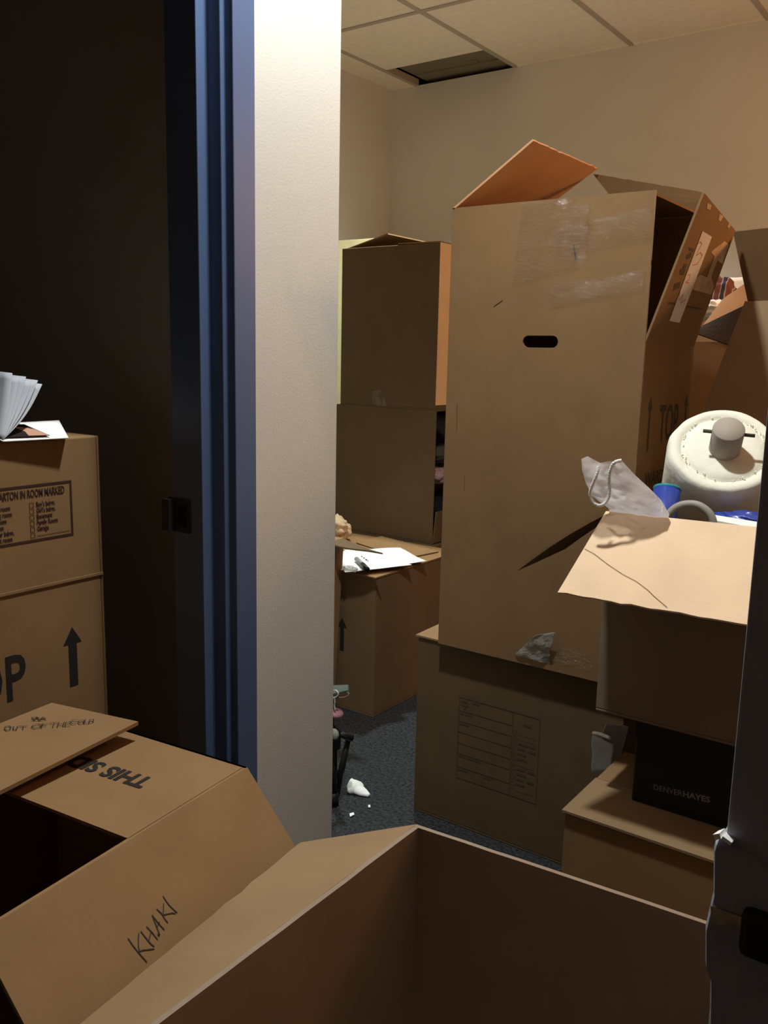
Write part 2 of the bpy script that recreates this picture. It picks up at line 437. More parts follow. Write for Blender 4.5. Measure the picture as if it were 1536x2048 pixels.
for y in gy[1:-1]: add_box(bm, LEFTX, 1.2, y - 0.012, y + 0.012, CEIL - 0.0045, CEIL + 0.03)
struct('trim_1', bm, M_TBAR)
bm = bmesh.new()                  # wall angle round the room
add_box(bm, LEFTX, HOLE[0], BACKY - 0.018, BACKY, CEIL - 0.003, CEIL); add_box(bm, HOLE[1], 1.2, BACKY - 0.018, BACKY, CEIL - 0.003, CEIL)
add_box(bm, LEFTX, LEFTX + 0.018, CORNER, BACKY - 0.018, CEIL - 0.003, CEIL)
struct('trim_2', bm, M_TILE)
bm = bmesh.new()                  # the dark space above the missing tile
add_box(bm, -3.2, 1.3, -1.7, 4.75, 2.95, 3.0); add_box(bm, -3.2, 1.3, 4.65, 4.75, CEIL, 2.95)
struct('ceiling_deck', bm, M_PLENUM)
bm = bmesh.new()
add_box(bm, HOLE[0] + .035, HOLE[1] - .004, 3.80, 4.40, CEIL + 0.024, CEIL + 0.17)
add_box(bm, HOLE[0] + .045, HOLE[1] - .015, 4.195, 4.285, CEIL + 0.018, CEIL + 0.024)
add_box(bm, -2.52, -2.47, 4.150, 4.180, CEIL + 0.020, CEIL + 0.024)
struct('trim_3', bm, mat('dull_duct', (0.19, 0.165, 0.125), 0.7))

# blue steel door frame: casing, bead, rabbet, stop and soffit of the far jamb, plus head
JY = 1.15
bm = bmesh.new()
prof = [(XW + 0.006, JY + 0.053), (XW + 0.006, JY), (XW - 0.013, JY), (XW - 0.013, JY - 0.011), (XW - 0.045, JY - 0.011),
        (XW - 0.045, JY - 0.036), (XW - 0.125, JY - 0.036), (XW - 0.125, JY + 0.053), (XW - 0.121, JY + 0.053), (XW - 0.121, JY + 0.004), (XW, JY + 0.004), (XW, JY + 0.053)]
lo_ = [bm.verts.new((x, y, 0)) for x, y in prof]; hi_ = [bm.verts.new((x, y, 2.07)) for x, y in prof]
for i in range(len(prof)):
    k = (i + 1) % len(prof); bm.faces.new((lo_[i], lo_[k], hi_[k], hi_[i]))
bm.faces.new(lo_[::-1]); bm.faces.new(hi_)
fr = struct('door_1', bm, M_BLUE, bevel=0.0015)
bm = bmesh.new()
add_box(bm, XW - 0.125, XW + 0.006, 0.2, JY + 0.053, 2.07, 2.12)
add_box(bm, XW - 0.125, XW + 0.006, 0.15, 0.2, 0, 2.12)
obj('door_head', bm, M_BLUE, fr)
sp = aX(390, 1023, XW - 0.115)
bm = bmesh.new()
add_box(bm, XW - 0.135, XW - 0.078, JY - 0.0395, JY - 0.0355, sp.z - 0.032, sp.z + 0.032)
add_box(bm, XW - 0.140, XW - 0.120, JY - 0.052, JY - 0.0355, sp.z - 0.03, sp.z + 0.03)
so = obj('strike_plate', bm, M_STEEL, fr); so['label'] = 'dull steel strike plate'
obj('latch_hole', box(XW - 0.107, XW - 0.085, JY - 0.041, JY - 0.039, sp.z - 0.02, sp.z + 0.02), M_HOLE, so)

# damaged corner of the grey wall end: a swollen lower lip, a torn patch, a black plate
tz = aY(1430, 1680, EY).z
bm = bmesh.new()
zs = [0.3, aY(1420, 2048, EY).z, aY(1422, 1950, EY).z, aY(1412, 1920, EY).z, aY(1412, 1850, EY).z, aY(1428, 1780, EY).z, tz - 0.004, tz]
xs = [-0.110, aY(1420, 2048, EY).x, aY(1422, 1950, EY).x, aY(1412, 1920, EY).x, aY(1412, 1850, EY).x, aY(1428, 1780, EY).x, aY(1429, 1690, EY).x, aY(1432, 1680, EY).x]
ringp = []
for x, z in zip(xs, zs):
    ringp.append([bm.verts.new(q) for q in ((x, EY - 0.001, z), (x + 0.002, EY - 0.006, z), (-0.06, EY - 0.006, z - (0.0 if z < tz - .01 else 0.012)), (-0.06, EY + 0.02, z), (x + 0.001, EY + 0.02, z))])
for A, B in zip(ringp[:-1], ringp[1:]):
    for k in range(5): bm.faces.new((A[k], A[(k + 1) % 5], B[(k + 1) % 5], B[k]))
bm.faces.new(ringp[0][::-1]); bm.faces.new(ringp[-1])
cg = struct('trim_4', bm, M_GREYWALL)
bm = bmesh.new()
q0, q1, q2 = aY(1429, 1680, EY - .007), aY(1442, 1678, EY - .007), aY(1460, 1691, EY - .007)
add_panel(bm, q0, q1, q1 + V((0, .012, -.002)), q0 + V((0, .012, -.003)), 0.003)
add_panel(bm, q1, q2, q2 + V((0, .010, -.001)), q1 + V((0, .012, -.002)), 0.002)
obj('torn_edge', bm, M_PAPER, cg)
ink = Ink(V((0, EY - 0.0065, 0)), (1, 0, 0), (0, 0, 1))
pts = [aY(x, y, EY) for x, y in ((1430, 1846), (1428, 1800), (1452, 1808), (1490, 1822), (1486, 1850), (1462, 1838), (1440, 1836))]
ink.poly([(p.x, p.z) for p in pts])
ink.done('torn_patch', mat('bare_plaster', (0.42, 0.36, 0.24), 0.95, 0.35, 160), cg)
p0, p1 = aY(1494, 1798, EY), aY(1490, 1888, EY)
bm = box(p0.x, p0.x + 0.045, EY - 0.014, EY, p1.z, p0.z)
pl = obj('wall_plate', bm, M_BLACKP, bevel=0.004); tag(at_origin(pl), 'black rounded plate on the grey wall end at lower right', 'wall plate')

# ceiling downlight (above the frame) and the floor lamp behind the right-hand cartons
for L, lab in ((LAMP, 'round recessed ceiling light above the doorway'), (LAMP2, 'round recessed ceiling light above the loose papers')):
    dl = thing('downlight_fixture', lab, 'ceiling light', (L.x, L.y, CEIL))
    obj('trim_ring', lathe([(0.098, 0.004), (0.100, -0.004), (0.080, -0.008), (0.074, 0.0), (0.074, 0.06), (0.09, 0.06), (0.09, 0.004)], (L.x, L.y, CEIL), (0, 0, 1)), M_PAPER, dl, True)
    obj('lens', lathe([(0.0, 0.012), (0.072, 0.012), (0.072, 0.02), (0.0, 0.02)], (L.x, L.y, CEIL), (0, 0, 1)), M_LENS, dl)

# ================================================================== WARDROBE CARTON, CENTRE
TX0, TX1, TY0, TY1, TZ0, TZ1 = -1.213, -0.703, 1.952, 2.305, 0.526, 1.649
HZ = 1.325
t = thing('wardrobe_carton', 'tall upright brown wardrobe carton with open flaps and a handle slot', 'cardboard box', ((TX0 + TX1) / 2, (TY0 + TY1) / 2, TZ0))
bm = plate_with_hole(TX0, TX1, TZ0, TZ1, -1.003, -0.911, 1.313, 1.341, TY0, TY0 + T)
add_box(bm, TX0, TX1, TY1 - T, TY1, TZ0, TZ1)
add_box(bm, TX0, TX0 + T, TY0 + T, TY1 - T, TZ0, TZ1)
add_box(bm, TX1 - T, TX1, TY0 + T, TY1 - T, TZ0, HZ)
add_box(bm, TX0 + T, TX1 - T, TY0 + T, TY1 - T, TZ0, TZ0 + T)
obj('body', bm, K8, t)
fl = aY(1065, 278, TY0)
obj('flap', panel((TX0, TY0, TZ1), (TX0, TY1, TZ1), (fl.x + .005, TY1 + .01, fl.z), (fl.x, TY0, fl.z), 0.005, 24, 6, ragged=0.004, seed=1), K10, t)  # orange bounce light put into the board colour
bm = bmesh.new()
a_, b_ = V((TX0 + .315, TY1, TZ1)), V((TX1 + .02, TY1, TZ1))
c_, d_ = aY(1404, 386, TY1 + .01), aY(1187, 349, TY1 + .03)
c_.x += 0.002
add_panel(bm, a_, b_, c_, d_, 0.005, 20, 5, ragged=0.003, seed=4, bend=0.006)
obj('flap', bm, K8, t)
obj('flap', panel((TX0 + .008, TY0 + .008, TZ1 - .006), (TX1 - .01, TY0 + .008, TZ1 - .006), (TX1 - .01, TY1 - .010, TZ1 - .006), (TX0 + .008, TY1 - .010, TZ1 - .006), 0.005, 6, 6), K8, t)
th = math.radians(18.5); sl = 0.326
A_ = V((TX1 + sl * math.sin(th), TY0, HZ + sl * math.cos(th)))
_d0 = V((TX1, TY0 + .002, HZ)); _n = (V((TX1, TY1, HZ)) - _d0).cross(A_ - _d0)
_r = ray(1471, 461); B_ = EYE + _r * (((_d0 - EYE).dot(_n)) / _r.dot(_n))
bm = panel((TX1, TY0 + .002, HZ), (TX1, TY1, HZ), B_, A_, 0.005, 6, 6, tside=-1)
fp = obj('side_flap', bm, K8, t)
# marks on the folded-out flap
D0 = V((TX1, TY0 + .002, HZ)); nP = (V((TX1, TY1, HZ)) - D0).cross(A_ - D0).normalized()
if nP.x < 0: nP = -nP
def flap_ink(lift): return Ink(D0, V((TX1, TY1, HZ)) - D0, A_ - D0, lift)
def on_panel(ink, x, y):
    p = ink.o; r = ray(x, y); k = ((p - EYE).dot(ink.n)) / r.dot(ink.n); q = EYE + r * k - ink.o
    return (q.dot(ink.r), q.dot(ink.u))
def zp(x, y): return (1320 + x / 6.4, 380 + y / 6.4)
def patch(name, m, lift, pix, lines=(), w=.0016):
    ink = flap_ink(lift)
    if pix: ink.poly([on_panel(ink, *zp(x, y)) for x, y in pix])
    for l_ in lines: ink.line([on_panel(ink, *zp(x, y)) for x, y in l_], w)
    return ink.done(name, m, fp)
PL = 0.0005
patch('paper_tape', M_TAPEW, PL + .0005, [(545, 525), (665, 600), (250, 1700), (120, 1675)])
for l_ in [[(490, 690), (520, 665), (540, 690), (500, 760), (470, 840), (520, 800), (545, 840), (480, 950), (420, 960)], [(360, 1090), (390, 1080), (370, 1150), (330, 1180), (375, 1190)], [(260, 1300), (240, 1420), (300, 1330), (270, 1450), (330, 1400), (300, 1480)]]: patch('red_scribble', M_RED, PL + .0012, None, [l_], .0018)
M_TORN = mat('torn_liner', (0.42, 0.30, 0.19), 0.9, 0.2, 30)
patch('torn_liner', M_TORN, PL + .0003, [(650, 795), (825, 655), (885, 700), (822, 860), (700, 850)])
patch('torn_liner', M_TORN, PL + .0004, [(700, 850), (822, 862), (800, 950), (735, 900), (655, 1110), (690, 1230), (655, 1340), (400, 1270), (440, 1150), (520, 1085), (600, 1120)])
for p_ in ([(610, 165), (660, 195), (640, 260), (598, 235)], [(765, 305), (812, 335), (775, 405), (745, 380)], [(885, 415), (915, 440), (880, 495), (858, 470)]):
    patch('tape_mark', M_TORN, PL + .0003, p_)
for p_ in ([(370, 735), (440, 750), (430, 790), (375, 770)], [(345, 830), (405, 790), (400, 860), (340, 890)], [(310, 950), (345, 940), (330, 1010), (290, 1010)], [(265, 1010), (330, 1020), (300, 1090), (255, 1085)], [(185, 1200), (265, 1170), (250, 1250), (175, 1290)]):
    patch('printed_line', M_FORM, PL + .0002, p_)
patch('printed_line', M_FORM, PL + .0002, [(105, 1435), (195, 1445), (190, 1470), (105, 1458)])
patch('printed_line', M_FORM, PL + .0002, [(340, 1480), (540, 1515), (535, 1535), (338, 1500)])
# printing on the side: arrows, TOP, WARDROBE
def one_mark(name, m, parent, frame_, fn):
    ink = Ink(*frame_); fn(ink); return ink.done(name, m, parent)
F_ = (V((TX1, TY0, 0)), (0, 1, 0), (0, 0, 1))
one_mark('printed_arrow', M_FORM, t, F_, lambda k: k.arrow(0.064, 1.080, 1.208, 0.010, 0.030, 0.030))
one_mark('printed_arrow', M_FORM, t, F_, lambda k: k.arrow(0.328, 1.080, 1.208, 0.010, 0.030, 0.030))
one_mark('printed_word', M_FORM, t, F_, lambda k: k.text('TOP', 0.135, 1.100, 0.085, width=0.135, bold=0.02))
one_mark('printed_word', M_FORM, t, F_, lambda k: k.text('WARDROBE', 0.062, 1.000, 0.030, width=0.235, bold=0.02))
# crumpled clear tape, upper front and lower edge
for q_, nu_, nv_, cr_, sd_ in (
        (((-1.022, TZ1 - .003), (-0.880, TZ1 - .001), (-0.868, 1.49), (-1.035, 1.46)), 40, 40, .0045, 3),
        (((-0.930, 1.585), (-0.706, 1.615), (-0.706, 1.545), (-0.925, 1.525)), 50, 16, .003, 5),
        (((-0.935, 1.455), (-0.712, 1.485), (-0.712, 1.44), (-0.935, 1.405)), 50, 16, .0025, 8),
        (((-0.895, TZ1 - .02), (-0.85, TZ1 - .02), (-0.85, 1.50), (-0.885, 1.50)), 12, 30, .003, 9)):
    obj('clear_tape', panel(*[(x, TY0 - .0045, z) for x, z in q_], 0.0004, nu_, nv_, crumple=cr_, cs=42, seed=sd_, tside=-1), M_TAPE, t, True)
q = [aY(1030, 1308, TY0 - .004), aY(1098, 1328, TY0 - .004), aY(1110, 1264, TY0 - .02), aY(1072, 1270, TY0 - .018)]
obj('loose_tape', panel(*q, 0.0007, 18, 14, crumple=0.007, cs=45, seed=2), film('milky_tape', (0.34, 0.33, 0.28), 0.50, 0.15, 0.6), t, True)
q = [aY(1105, 1325, TY0 - .003), aY(1188, 1343, TY0 - .003), aY(1180, 1310, TY0 - .003), aY(1110, 1292, TY0 - .004)]
obj('clear_tape', panel(*q, 0.0005, 16, 8, crumple=0.002, cs=40, seed=6), M_TAPE, t, True)
F_ = (V((0, TY0, 0)), (1, 0, 0), (0, 0, 1), 0.001)
for pl_, w_ in (([(-1.085, 1.410), (-1.062, 1.424)], .0016), ([(-0.885, 1.545), (-0.878, 1.512)], .0030), ([(-1.18, 1.17), (-1.178, 1.10)], .001), ([(-1.15, .99), (-1.149, .95)], .001)):
    one_mark('scuff_mark', M_PEN, t, F_, lambda k, pl_=pl_, w_=w_: k.line(pl_, w_))

# carton under it, with the printed form
LY = 1.985; LX0 = -1.298; LX1 = -0.70; LZ = 0.526
t = thing('carton', 'squat brown carton with a printed form under the tall wardrobe carton', 'cardboard box', ((LX0 + LX1) / 2, LY + .23, 0))
bm = bmesh.new(); carton_walls(bm, LX0, LX1, LY, LY + 0.46, 0, LZ - .006)
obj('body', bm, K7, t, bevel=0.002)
obj('flap', panel((LX0 - .006, LY - .005, LZ - .006), (LX1, LY - .005, LZ - .006), (LX1, LY + .23, LZ - .005), (LX0 - .01, LY + .23, LZ - .005), 0.005, 20, 4, ragged=.003), K2, t)
obj('flap', panel((LX0 - .006, LY + .235, LZ - .006), (LX1, LY + .235, LZ - .006), (LX1, LY + .46, LZ - .005), (LX0 - .01, LY + .46, LZ - .005), 0.005, 4, 2), K2, t)
ink = Ink(V((-1.160, LY, 0.142)), (1, 0, 0), (0, 0, 1))
W_, H_ = 0.243, 0.236
ink.frame(0, 0, W_, H_, 0.0022)
ink.rect(0.163, 0, 0.165, H_)
for z in (0.196, 0.166, 0.134, 0.102, 0.072, 0.033): ink.rect(0, z, 0.163, z + 0.0017)
ink.rect(0.038, 0.196, 0.0395, H_); ink.rect(0.080, 0, 0.082, 0.033)
for x, z, ww in ((0.008, .222, .020), (0.006, .212, .026), (.014, .203, .01), (.043, .225, .022), (.005, .187, .012), (.02, .187, .024), (.005, .157, .03), (.005, .064, .02), (.03, .064, .045), (.006, .024, .034), (.086, .024, .02)):
    ink.rect(x, z, x + ww, z + 0.005)
ink.rect(.195, .204, .217, .211)
for k in range(12):
    z = 0.176 - k * 0.0142
    ink.frame(0.168, z, 0.178, z + 0.010, 0.0008)
    if k in (0, 1, 6, 11): ink.rect(0.182, z, 0.234, z + 0.0009)
    else:
        ink.rect(0.183, z + .002, 0.205 + .003 * (k % 3), z + 0.008)
        if k in (2, 3, 7, 9): ink.rect(0.214, z + .002, 0.234, z + 0.008)
ink.done('printed_form', M_FORM, t)

# ================================================================== LEFT: wardrobe carton in the doorway
WX = -1.45; WZ = 1.123; WY1 = 1.068
t = thing('wardrobe_carton', 'tall brown wardrobe carton in the dark doorway printed with a room checklist', 'cardboard box', (WX - .19, .80, 0))
bm = bmesh.new(); carton_walls(bm, WX - .38, WX, 0.545, WY1, 0, WZ, top=True)
obj('body', bm, K1, t, bevel=0.004)
obj('board_seam', box(WX - .001, WX + .0025, 0.545, WY1 - .002, .848, .853), K2, t)
ink = Ink(V((WX, 0, 0)), (0, 1, 0), (0, 0, 1))
ink.frame(0.60, 0.937, 1.003, 1.043, 0.0045)
ink.text('PLACE CARTON IN ROOM MARKED', 0.987, 1.020, 0.0140, align='RIGHT', width=0.172, bold=0.03)
for k, s_ in enumerate(("Boy's bdrm.", "Girl's bdrm.", 'Basement', 'Family Room', 'Garage', '')):
    z = 1.002 - k * 0.0113
    ink.frame(0.913, z - 0.001, 0.922, z + 0.008, 0.0009)
    if s_: ink.text(s_, 0.927, z - .0005, 0.0088, sx=0.66, bold=0.03)
    else: ink.rect(0.926, z + .001, 0.995, z + 0.002)
for k, s_ in enumerate(('Living room', 'Dining room', 'Bedroom', 'Kitchen', 'Master bdrm.', 'Guest room')):
    z = 1.002 - k * 0.0113
    ink.text(s_, 0.836, z - .0005, 0.0088, sx=0.66, bold=0.03)
    ink.frame(0.822, z - 0.001, 0.831, z + 0.008, 0.0009)
ink.done('printed_label', M_MAROON, t)
F_ = (V((WX, 0, 0)), (0, 1, 0), (0, 0, 1))
one_mark('printed_arrow', M_INK, t, F_, lambda k: k.arrow(0.991, 0.638, 0.757, 0.0185, 0.041, 0.033))
one_mark('printed_arrow', M_INK, t, F_, lambda k: k.arrow(0.68, 0.638, 0.757, 0.0185, 0.041, 0.033))
one_mark('printed_word', M_INK, t, F_, lambda k: k.text('TOP', 0.722, 0.650, 0.084, width=0.168, bold=0.015))

# booklet lying open on it
q = aX(3, 872, WX + .01); bk = V((WX - .02, 0.868, WZ))
t = thing('booklet', 'open white booklet with fanned pages on the wardrobe carton at left', 'booklet', bk)
lowp = [V((WX + .012, 0.862, WZ + .004)), V((WX - .085, 0.862, WZ + .026)), V((WX - .085, 1.04, WZ + .026)), aX(137, 872, WX + .022)]
lowp[3].z = WZ + .003
bm = panel(lowp[0], lowp[1], lowp[2], lowp[3], 0.002, 8, 14)
pg = obj('lower_page', bm, M_PAPER, t, True)
LF = (lowp[0], lowp[3] - lowp[0], lowp[1] - lowp[0])
def page_mark(name, m, pts):
    ink = Ink(*LF, 0.0035); ink.poly(pts); ink.done(name, m, pg)
page_mark('dark_picture', M_DARKPIC, [(0.0, .010), (0.092, .006), (0.080, .080), (0.0, .085)])
ink = Ink(*LF, 0.0042); ink.poly([(0.052, .010), (0.090, .008), (0.082, .045), (0.066, .062), (0.050, .064), (0.058, .034)]); ink.done('tan_picture', M_SKIN, pg)
for k in range(6):
    f = k / 5
    e0 = aX(84 - 60 * f ** 1.2, 768 - 18 * f - (4 if k % 2 else 0), WX - .015 - .006 * k)
    hy = 0.864
    a_ = V((WX + .008, hy, WZ + .006)); b_ = V((WX - .08, hy, WZ + .006))
    c_ = V((WX - .13 - .004 * k, e0.y, e0.z + .004)); d_ = V((WX - .015 - .006 * k, e0.y, e0.z))
    obj('page', panel(a_, b_, c_, d_, 0.0009, 4, 10, bend=0.006 * (1 - f) + .002), M_PAPERC, t, True)

# ================================================================== LEFT FOREGROUND: open carton with writing on its flaps
KX0, KX1, KY0, KY1, KZ = -1.36, -0.884, 0.455, 0.918, 0.66
ku = V((-0.9940, -0.1094, 0)); kv = V((0.1094, -0.9940, 0)); KW, KD = 0.435, 0.468
kfr = V((-0.908, 0.918, 0))
kc = [kfr + ku * KW + kv * KD, kfr + kv * KD, kfr, kfr + ku * KW]
UZ_ = V((0, 0, KZ))
t = thing('carton', 'open brown carton at lower left with handwriting on its folded flaps', 'cardboard box', ((KX0 + KX1) / 2, (KY0 + KY1) / 2, 0))
bm = bmesh.new()
for p_, q_ in ((0, 1), (1, 2), (2, 3), (3, 0)):
    a_, b_ = kc[p_], kc[q_]; add_panel(bm, a_, b_, b_ + V((0, 0, KZ)), a_ + V((0, 0, KZ)), 0.005, tside=-1)
add_panel(bm, kc[0], kc[1], kc[2], kc[3], 0.005)
obj('body', bm, K1, t)
o = obj('flap', panel(kc[3] + UZ_, kc[2] + ku * .004 + UZ_, kc[2] + ku * .004 + kv * .243 + UZ_, kc[3] + kv * .243 + UZ_, 0.005, 6, 6), K2, t)
tb = aZ(310, 1560, KZ); tt = aZ(294, 1582, KZ); ti = aZ(192, 1522.6, KZ)
ink = Ink(tb, ti - tb, tt - tb, 0.001)
hh = abs((tt - tb).dot(ink.u)); LL = (ti - tb).length
ink.text('THIS SIDE', 0.0, 0, hh, width=LL * 1.47, bold=0.035)
ink.done('printed_words', M_INK, o)
e0, e1 = aX(277, 1450, -1.112), aX(0, 1590, -1.087)
far = e0.copy(); near = e0 + (e1 - e0) * 1.25
a_ = kc[0] + V((0, 0, KZ + .004)); b_ = aZ(104, 1412, KZ + .022)
o = obj('flap', panel(a_, b_, far, near, 0.006, 14, 6, ragged=0, tside=-1), K2, t)
nrm = (b_ - a_).cross(near - a_).normalized()
if nrm.z < 0: nrm = -nrm
ink = Ink(a_ + nrm * .006, (b_ - a_), (a_ - near), 0.0016)
def on_flap(x, y):
    p = ink.o; r = ray(x, y); k = ((p - EYE).dot(ink.n)) / r.dot(ink.n); q = EYE + r * k - ink.o
    return (q.dot(ink.r), q.dot(ink.u))
def strokes(ink, fn, S, w):
    for s_ in S: ink.line([fn(x, y) for x, y in s_], w)
def zc(P, ox, oy, k): return [(ox + x * k, oy + y * k) for x, y in P]
Z1 = 620 / 1536
S = [[(28, 180), (22, 192), (32, 200), (48, 196), (55, 184), (45, 177), (28, 180)], [(66, 180), (66, 195), (80, 196), (88, 178)], [(96, 178), (134, 178)], [(115, 178), (113, 193)],
     [(163, 175), (156, 183), (172, 189), (196, 184), (208, 172), (190, 166), (163, 175)], [(212, 166), (205, 186)], [(212, 166), (236, 166)], [(208, 176), (228, 175)],
     [(246, 163), (290, 160)], [(268, 161), (262, 182)], [(292, 160), (284, 180)], [(318, 158), (312, 177)], [(288, 170), (314, 168)], [(346, 158), (326, 160), (322, 176), (346, 174)], [(324, 167), (342, 166)],
     [(385, 146), (362, 147), (346, 158), (358, 166), (378, 162)], [(400, 148), (386, 156), (396, 164), (414, 158), (416, 149), (400, 148)], [(424, 146), (416, 162), (436, 160)], [(446, 146), (440, 160), (462, 154), (464, 144), (446, 146)]]
strokes(ink, on_flap, [zc(s_, 0, 1380, Z1) for s_ in S], 0.0016)
S2 = [[(158, 134), (170, 150), (182, 132), (196, 150), (212, 134), (228, 146)], [(155, 140), (228, 138)], [(156, 148), (215, 149)], [(168, 133), (220, 143)]]
strokes(ink, on_flap, [zc(s_, 0, 1380, Z1) for s_ in S2], 0.0013)
ink.done('handwriting', M_PEN, o)
# sloping right flap
a_ = kc[2] + UZ_; b_ = kc[1] + UZ_; sv = -ku * .156 - V((0, 0, .180))
c_ = b_ + sv; d_ = a_ + sv
o = obj('flap', panel(b_, a_, d_, c_, 0.005, 6, 6), K2, t)
nrm = (a_ - b_).cross(c_ - b_).normalized()
if nrm.z < 0: nrm = -nrm
ink = Ink(b_, (a_ - b_), (b_ - c_), 0.0008)
bb_ = b_.copy()
def on_flap2(x, y):
    p = ink.o; r = ray(x, y); k = ((p - EYE).dot(nrm)) / r.dot(nrm); q = EYE + r * k - ink.o
    return (q.dot(ink.r), q.dot(ink.u))
S = [[(195, 1145), (340, 1350), (470, 1510), (635, 1700)], [(450, 1020), (435, 1150), (440, 1340), (462, 1460)], [(470, 1450), (540, 1420), (805, 1390)],
     [(500, 980), (600, 1110), (720, 1260), (808, 1330)], [(632, 865), (760, 1000), (890, 1165)], [(740, 975), (690, 1175)],
     [(895, 1040), (920, 1085), (940, 1050), (850, 820), (765, 595), (900, 770), (1048, 935)], [(935, 755), (885, 865)],
     [(875, 450), (990, 560), (1060, 680), (1130, 770)], [(1032, 320), (1025, 590)], [(1030, 600), (1060, 580), (1240, 540), (1310, 555)], [(1020, 148), (1150, 340), (1250, 440), (1350, 530)]]
strokes(ink, on_flap2, [zc(s_, 240, 1780, 1 / 11.815) for s_ in S], 0.0014)
ink.done('handwriting', M_PEN, o)
obj('flap', panel(kc[0] + UZ_, kc[1] + UZ_, kc[1] + kv * .05 + V((0, 0, KZ - .23)), kc[0] + kv * .05 + V((0, 0, KZ - .23)), 0.005, 2, 2), K2, t)

# ================================================================== FOREGROUND: big open carton
BZ = 0.60
c1 = V((-0.666, 1.028, 0)); c2 = V((-0.166, 1.066, 0)); c3 = V((-0.166, 0.545, 0)); c4 = V((-0.662, 0.50, 0))
t = thing('carton', 'big empty open-topped brown carton in the foreground beside the doorway', 'cardboard box', (-0.41, .78, 0))
bm = bmesh.new()
def wall_between(bm, p, q, z0, z1, t_=0.007, n=12, rag=0.002, seed=0):
    add_panel(bm, V((p.x, p.y, z0)), V((q.x, q.y, z0)), V((q.x, q.y, z1)), V((p.x, p.y, z1)), t_, n, 6, ragged=rag, seed=seed)
for p_, q_, s_ in ((c1, c2, 1), (c2, c3, 2), (c3, c4, 3), (c4, c1, 4)): wall_between(bm, p_, q_, 0.006, BZ, seed=s_)
add_panel(bm, c4, c3, c2, c1, 0.006)
obj('body', bm, K11, t)
f0 = aZ(600, 1685, .582); f1 = aZ(160, 2048, .578); f1 = f1 + (f1 - f0) * .1
bm = panel(V((c1.x, c1.y, BZ)), V((c4.x, c4.y - .02, BZ)), f1, f0, 0.005, 16, 6, ragged=0.004, seed=11, tside=1)
obj('flap', bm, K3, t)

# ================================================================== RIGHT STACK
SZ = 0.40; SY = aZ(1130, 1617, SZ).y; SX = aZ(1130, 1617, SZ).x
t = thing('carton', 'low brown taped carton beneath the black shoebox at right', 'cardboard box', (SX + .2, SY + .16, 0))
bm = bmesh.new(); carton_walls(bm, SX, SX + .44, SY, SY + .33, 0, SZ - .006)
obj('body', bm, K1, t, bevel=0.002)
obj('flap', panel((SX - .004, SY - .006, SZ - .006), (SX + .44, SY - .006, SZ - .006), (SX + .44, SY + .165, SZ - .005), (SX - .004, SY + .165, SZ - .005), 0.005, 20, 4, ragged=.004, seed=3), K3, t)
obj('flap', panel((SX - .002, SY + .168, SZ - .006), (SX + .44, SY + .168, SZ - .006), (SX + .44, SY + .33, SZ - .005), (SX - .002, SY + .33, SZ - .005), 0.005, 4, 2), K2, t)
# black shoebox
RY = 1.662; RZ0 = aY(1188, 1420, RY).z; RX = aY(1205, 1205, RY).x
bkY = aZ(1262, 1600, SZ).y; bkX = aZ(1262, 1600, SZ).x
t = thing('shoebox', 'black shoebox with grey lettering wedged under the open carton at right', 'shoebox', (bkX + .17, bkY + .09, SZ))
obj('body', box(bkX, bkX + .34, bkY, bkY + .17, SZ, RZ0 - .03), M_BLACKBOX, t, bevel=0.004)
obj('lid', box(bkX - .004, bkX + .344, bkY - .004, bkY + .174, RZ0 - .04, RZ0), M_BLACKBOX, t, bevel=0.004)
q0, q1 = aY(1308, 1579, bkY), aY(1420, 1605, bkY)
ink = Ink(V((q0.x, bkY, q0.z)), (1, 0, (q1.z - q0.z) / (q1.x - q0.x)), (0, 0, 1), 0.001)
L_ = (q1 - q0).length
ink.text('DENVER', 0, 0, 0.0115, width=L_ * .515); ink.text('HAYES', L_ * .53, 0, 0.0115, width=L_ * .47, bold=0.025)
ink.done('lettering', M_GREYPRINT, t)
# open carton on it, front flap folded down
RZ1 = aY(1210, 1025, RY).z; RXR = RX + 0.46; RYB = RY + .58
t = thing('carton', 'open brown carton with pale front flap folded down, on the black shoebox', 'cardboard box', (RX + .23, RY + .2, RZ0))
bm = bmesh.new(); carton_walls(bm, RX, RXR, RY, RYB, RZ0, RZ1)
obj('body', bm, K12, t, bevel=0.002)
g0 = aY(1117, 1187, 1.51); g1 = aY(1492, 1252, 1.51); g1 = g1 + (g1 - g0) * .25
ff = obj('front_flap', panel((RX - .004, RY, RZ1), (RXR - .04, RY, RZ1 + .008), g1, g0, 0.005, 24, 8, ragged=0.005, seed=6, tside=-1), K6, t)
ff['label'] = 'pale tan front flap'
nrm = (V(g0) - V((RX, RY, RZ1))).cross(V(g1) - V((RX, RY, RZ1))).normalized()
if nrm.z < 0: nrm = -nrm
fo = V((RX, RY, RZ1))
ink = Ink(fo + nrm * .0055, (V(g1) - V(g0)), -(V(g0) - fo), 0.0012)
def on_flap3(x, y):
    p = fo + nrm * 0.0067; r = ray(x, y); k = ((p - EYE).dot(nrm)) / r.dot(nrm); q = EYE + r * k - ink.o
    return (q.dot(ink.r), q.dot(ink.u))
ink.line([on_flap3(x, y) for x, y in ((1169, 1097), (1188, 1107), (1215, 1128), (1245, 1148), (1272, 1162), (1296, 1180), (1308, 1192), (1322, 1204), (1334, 1214))], 0.0010)
ink.done('crease', K2, ff)
h0 = aY(1033, 1143, RY)
obj('side_flap', panel((RX, RY + .002, RZ1), (RX, 1.88, RZ1), (h0.x + .07, 1.75, h0.z + .045), (h0.x, RY + .002, h0.z), 0.005, 10, 5, ragged=.008, seed=8, bend=.006), K4, t)
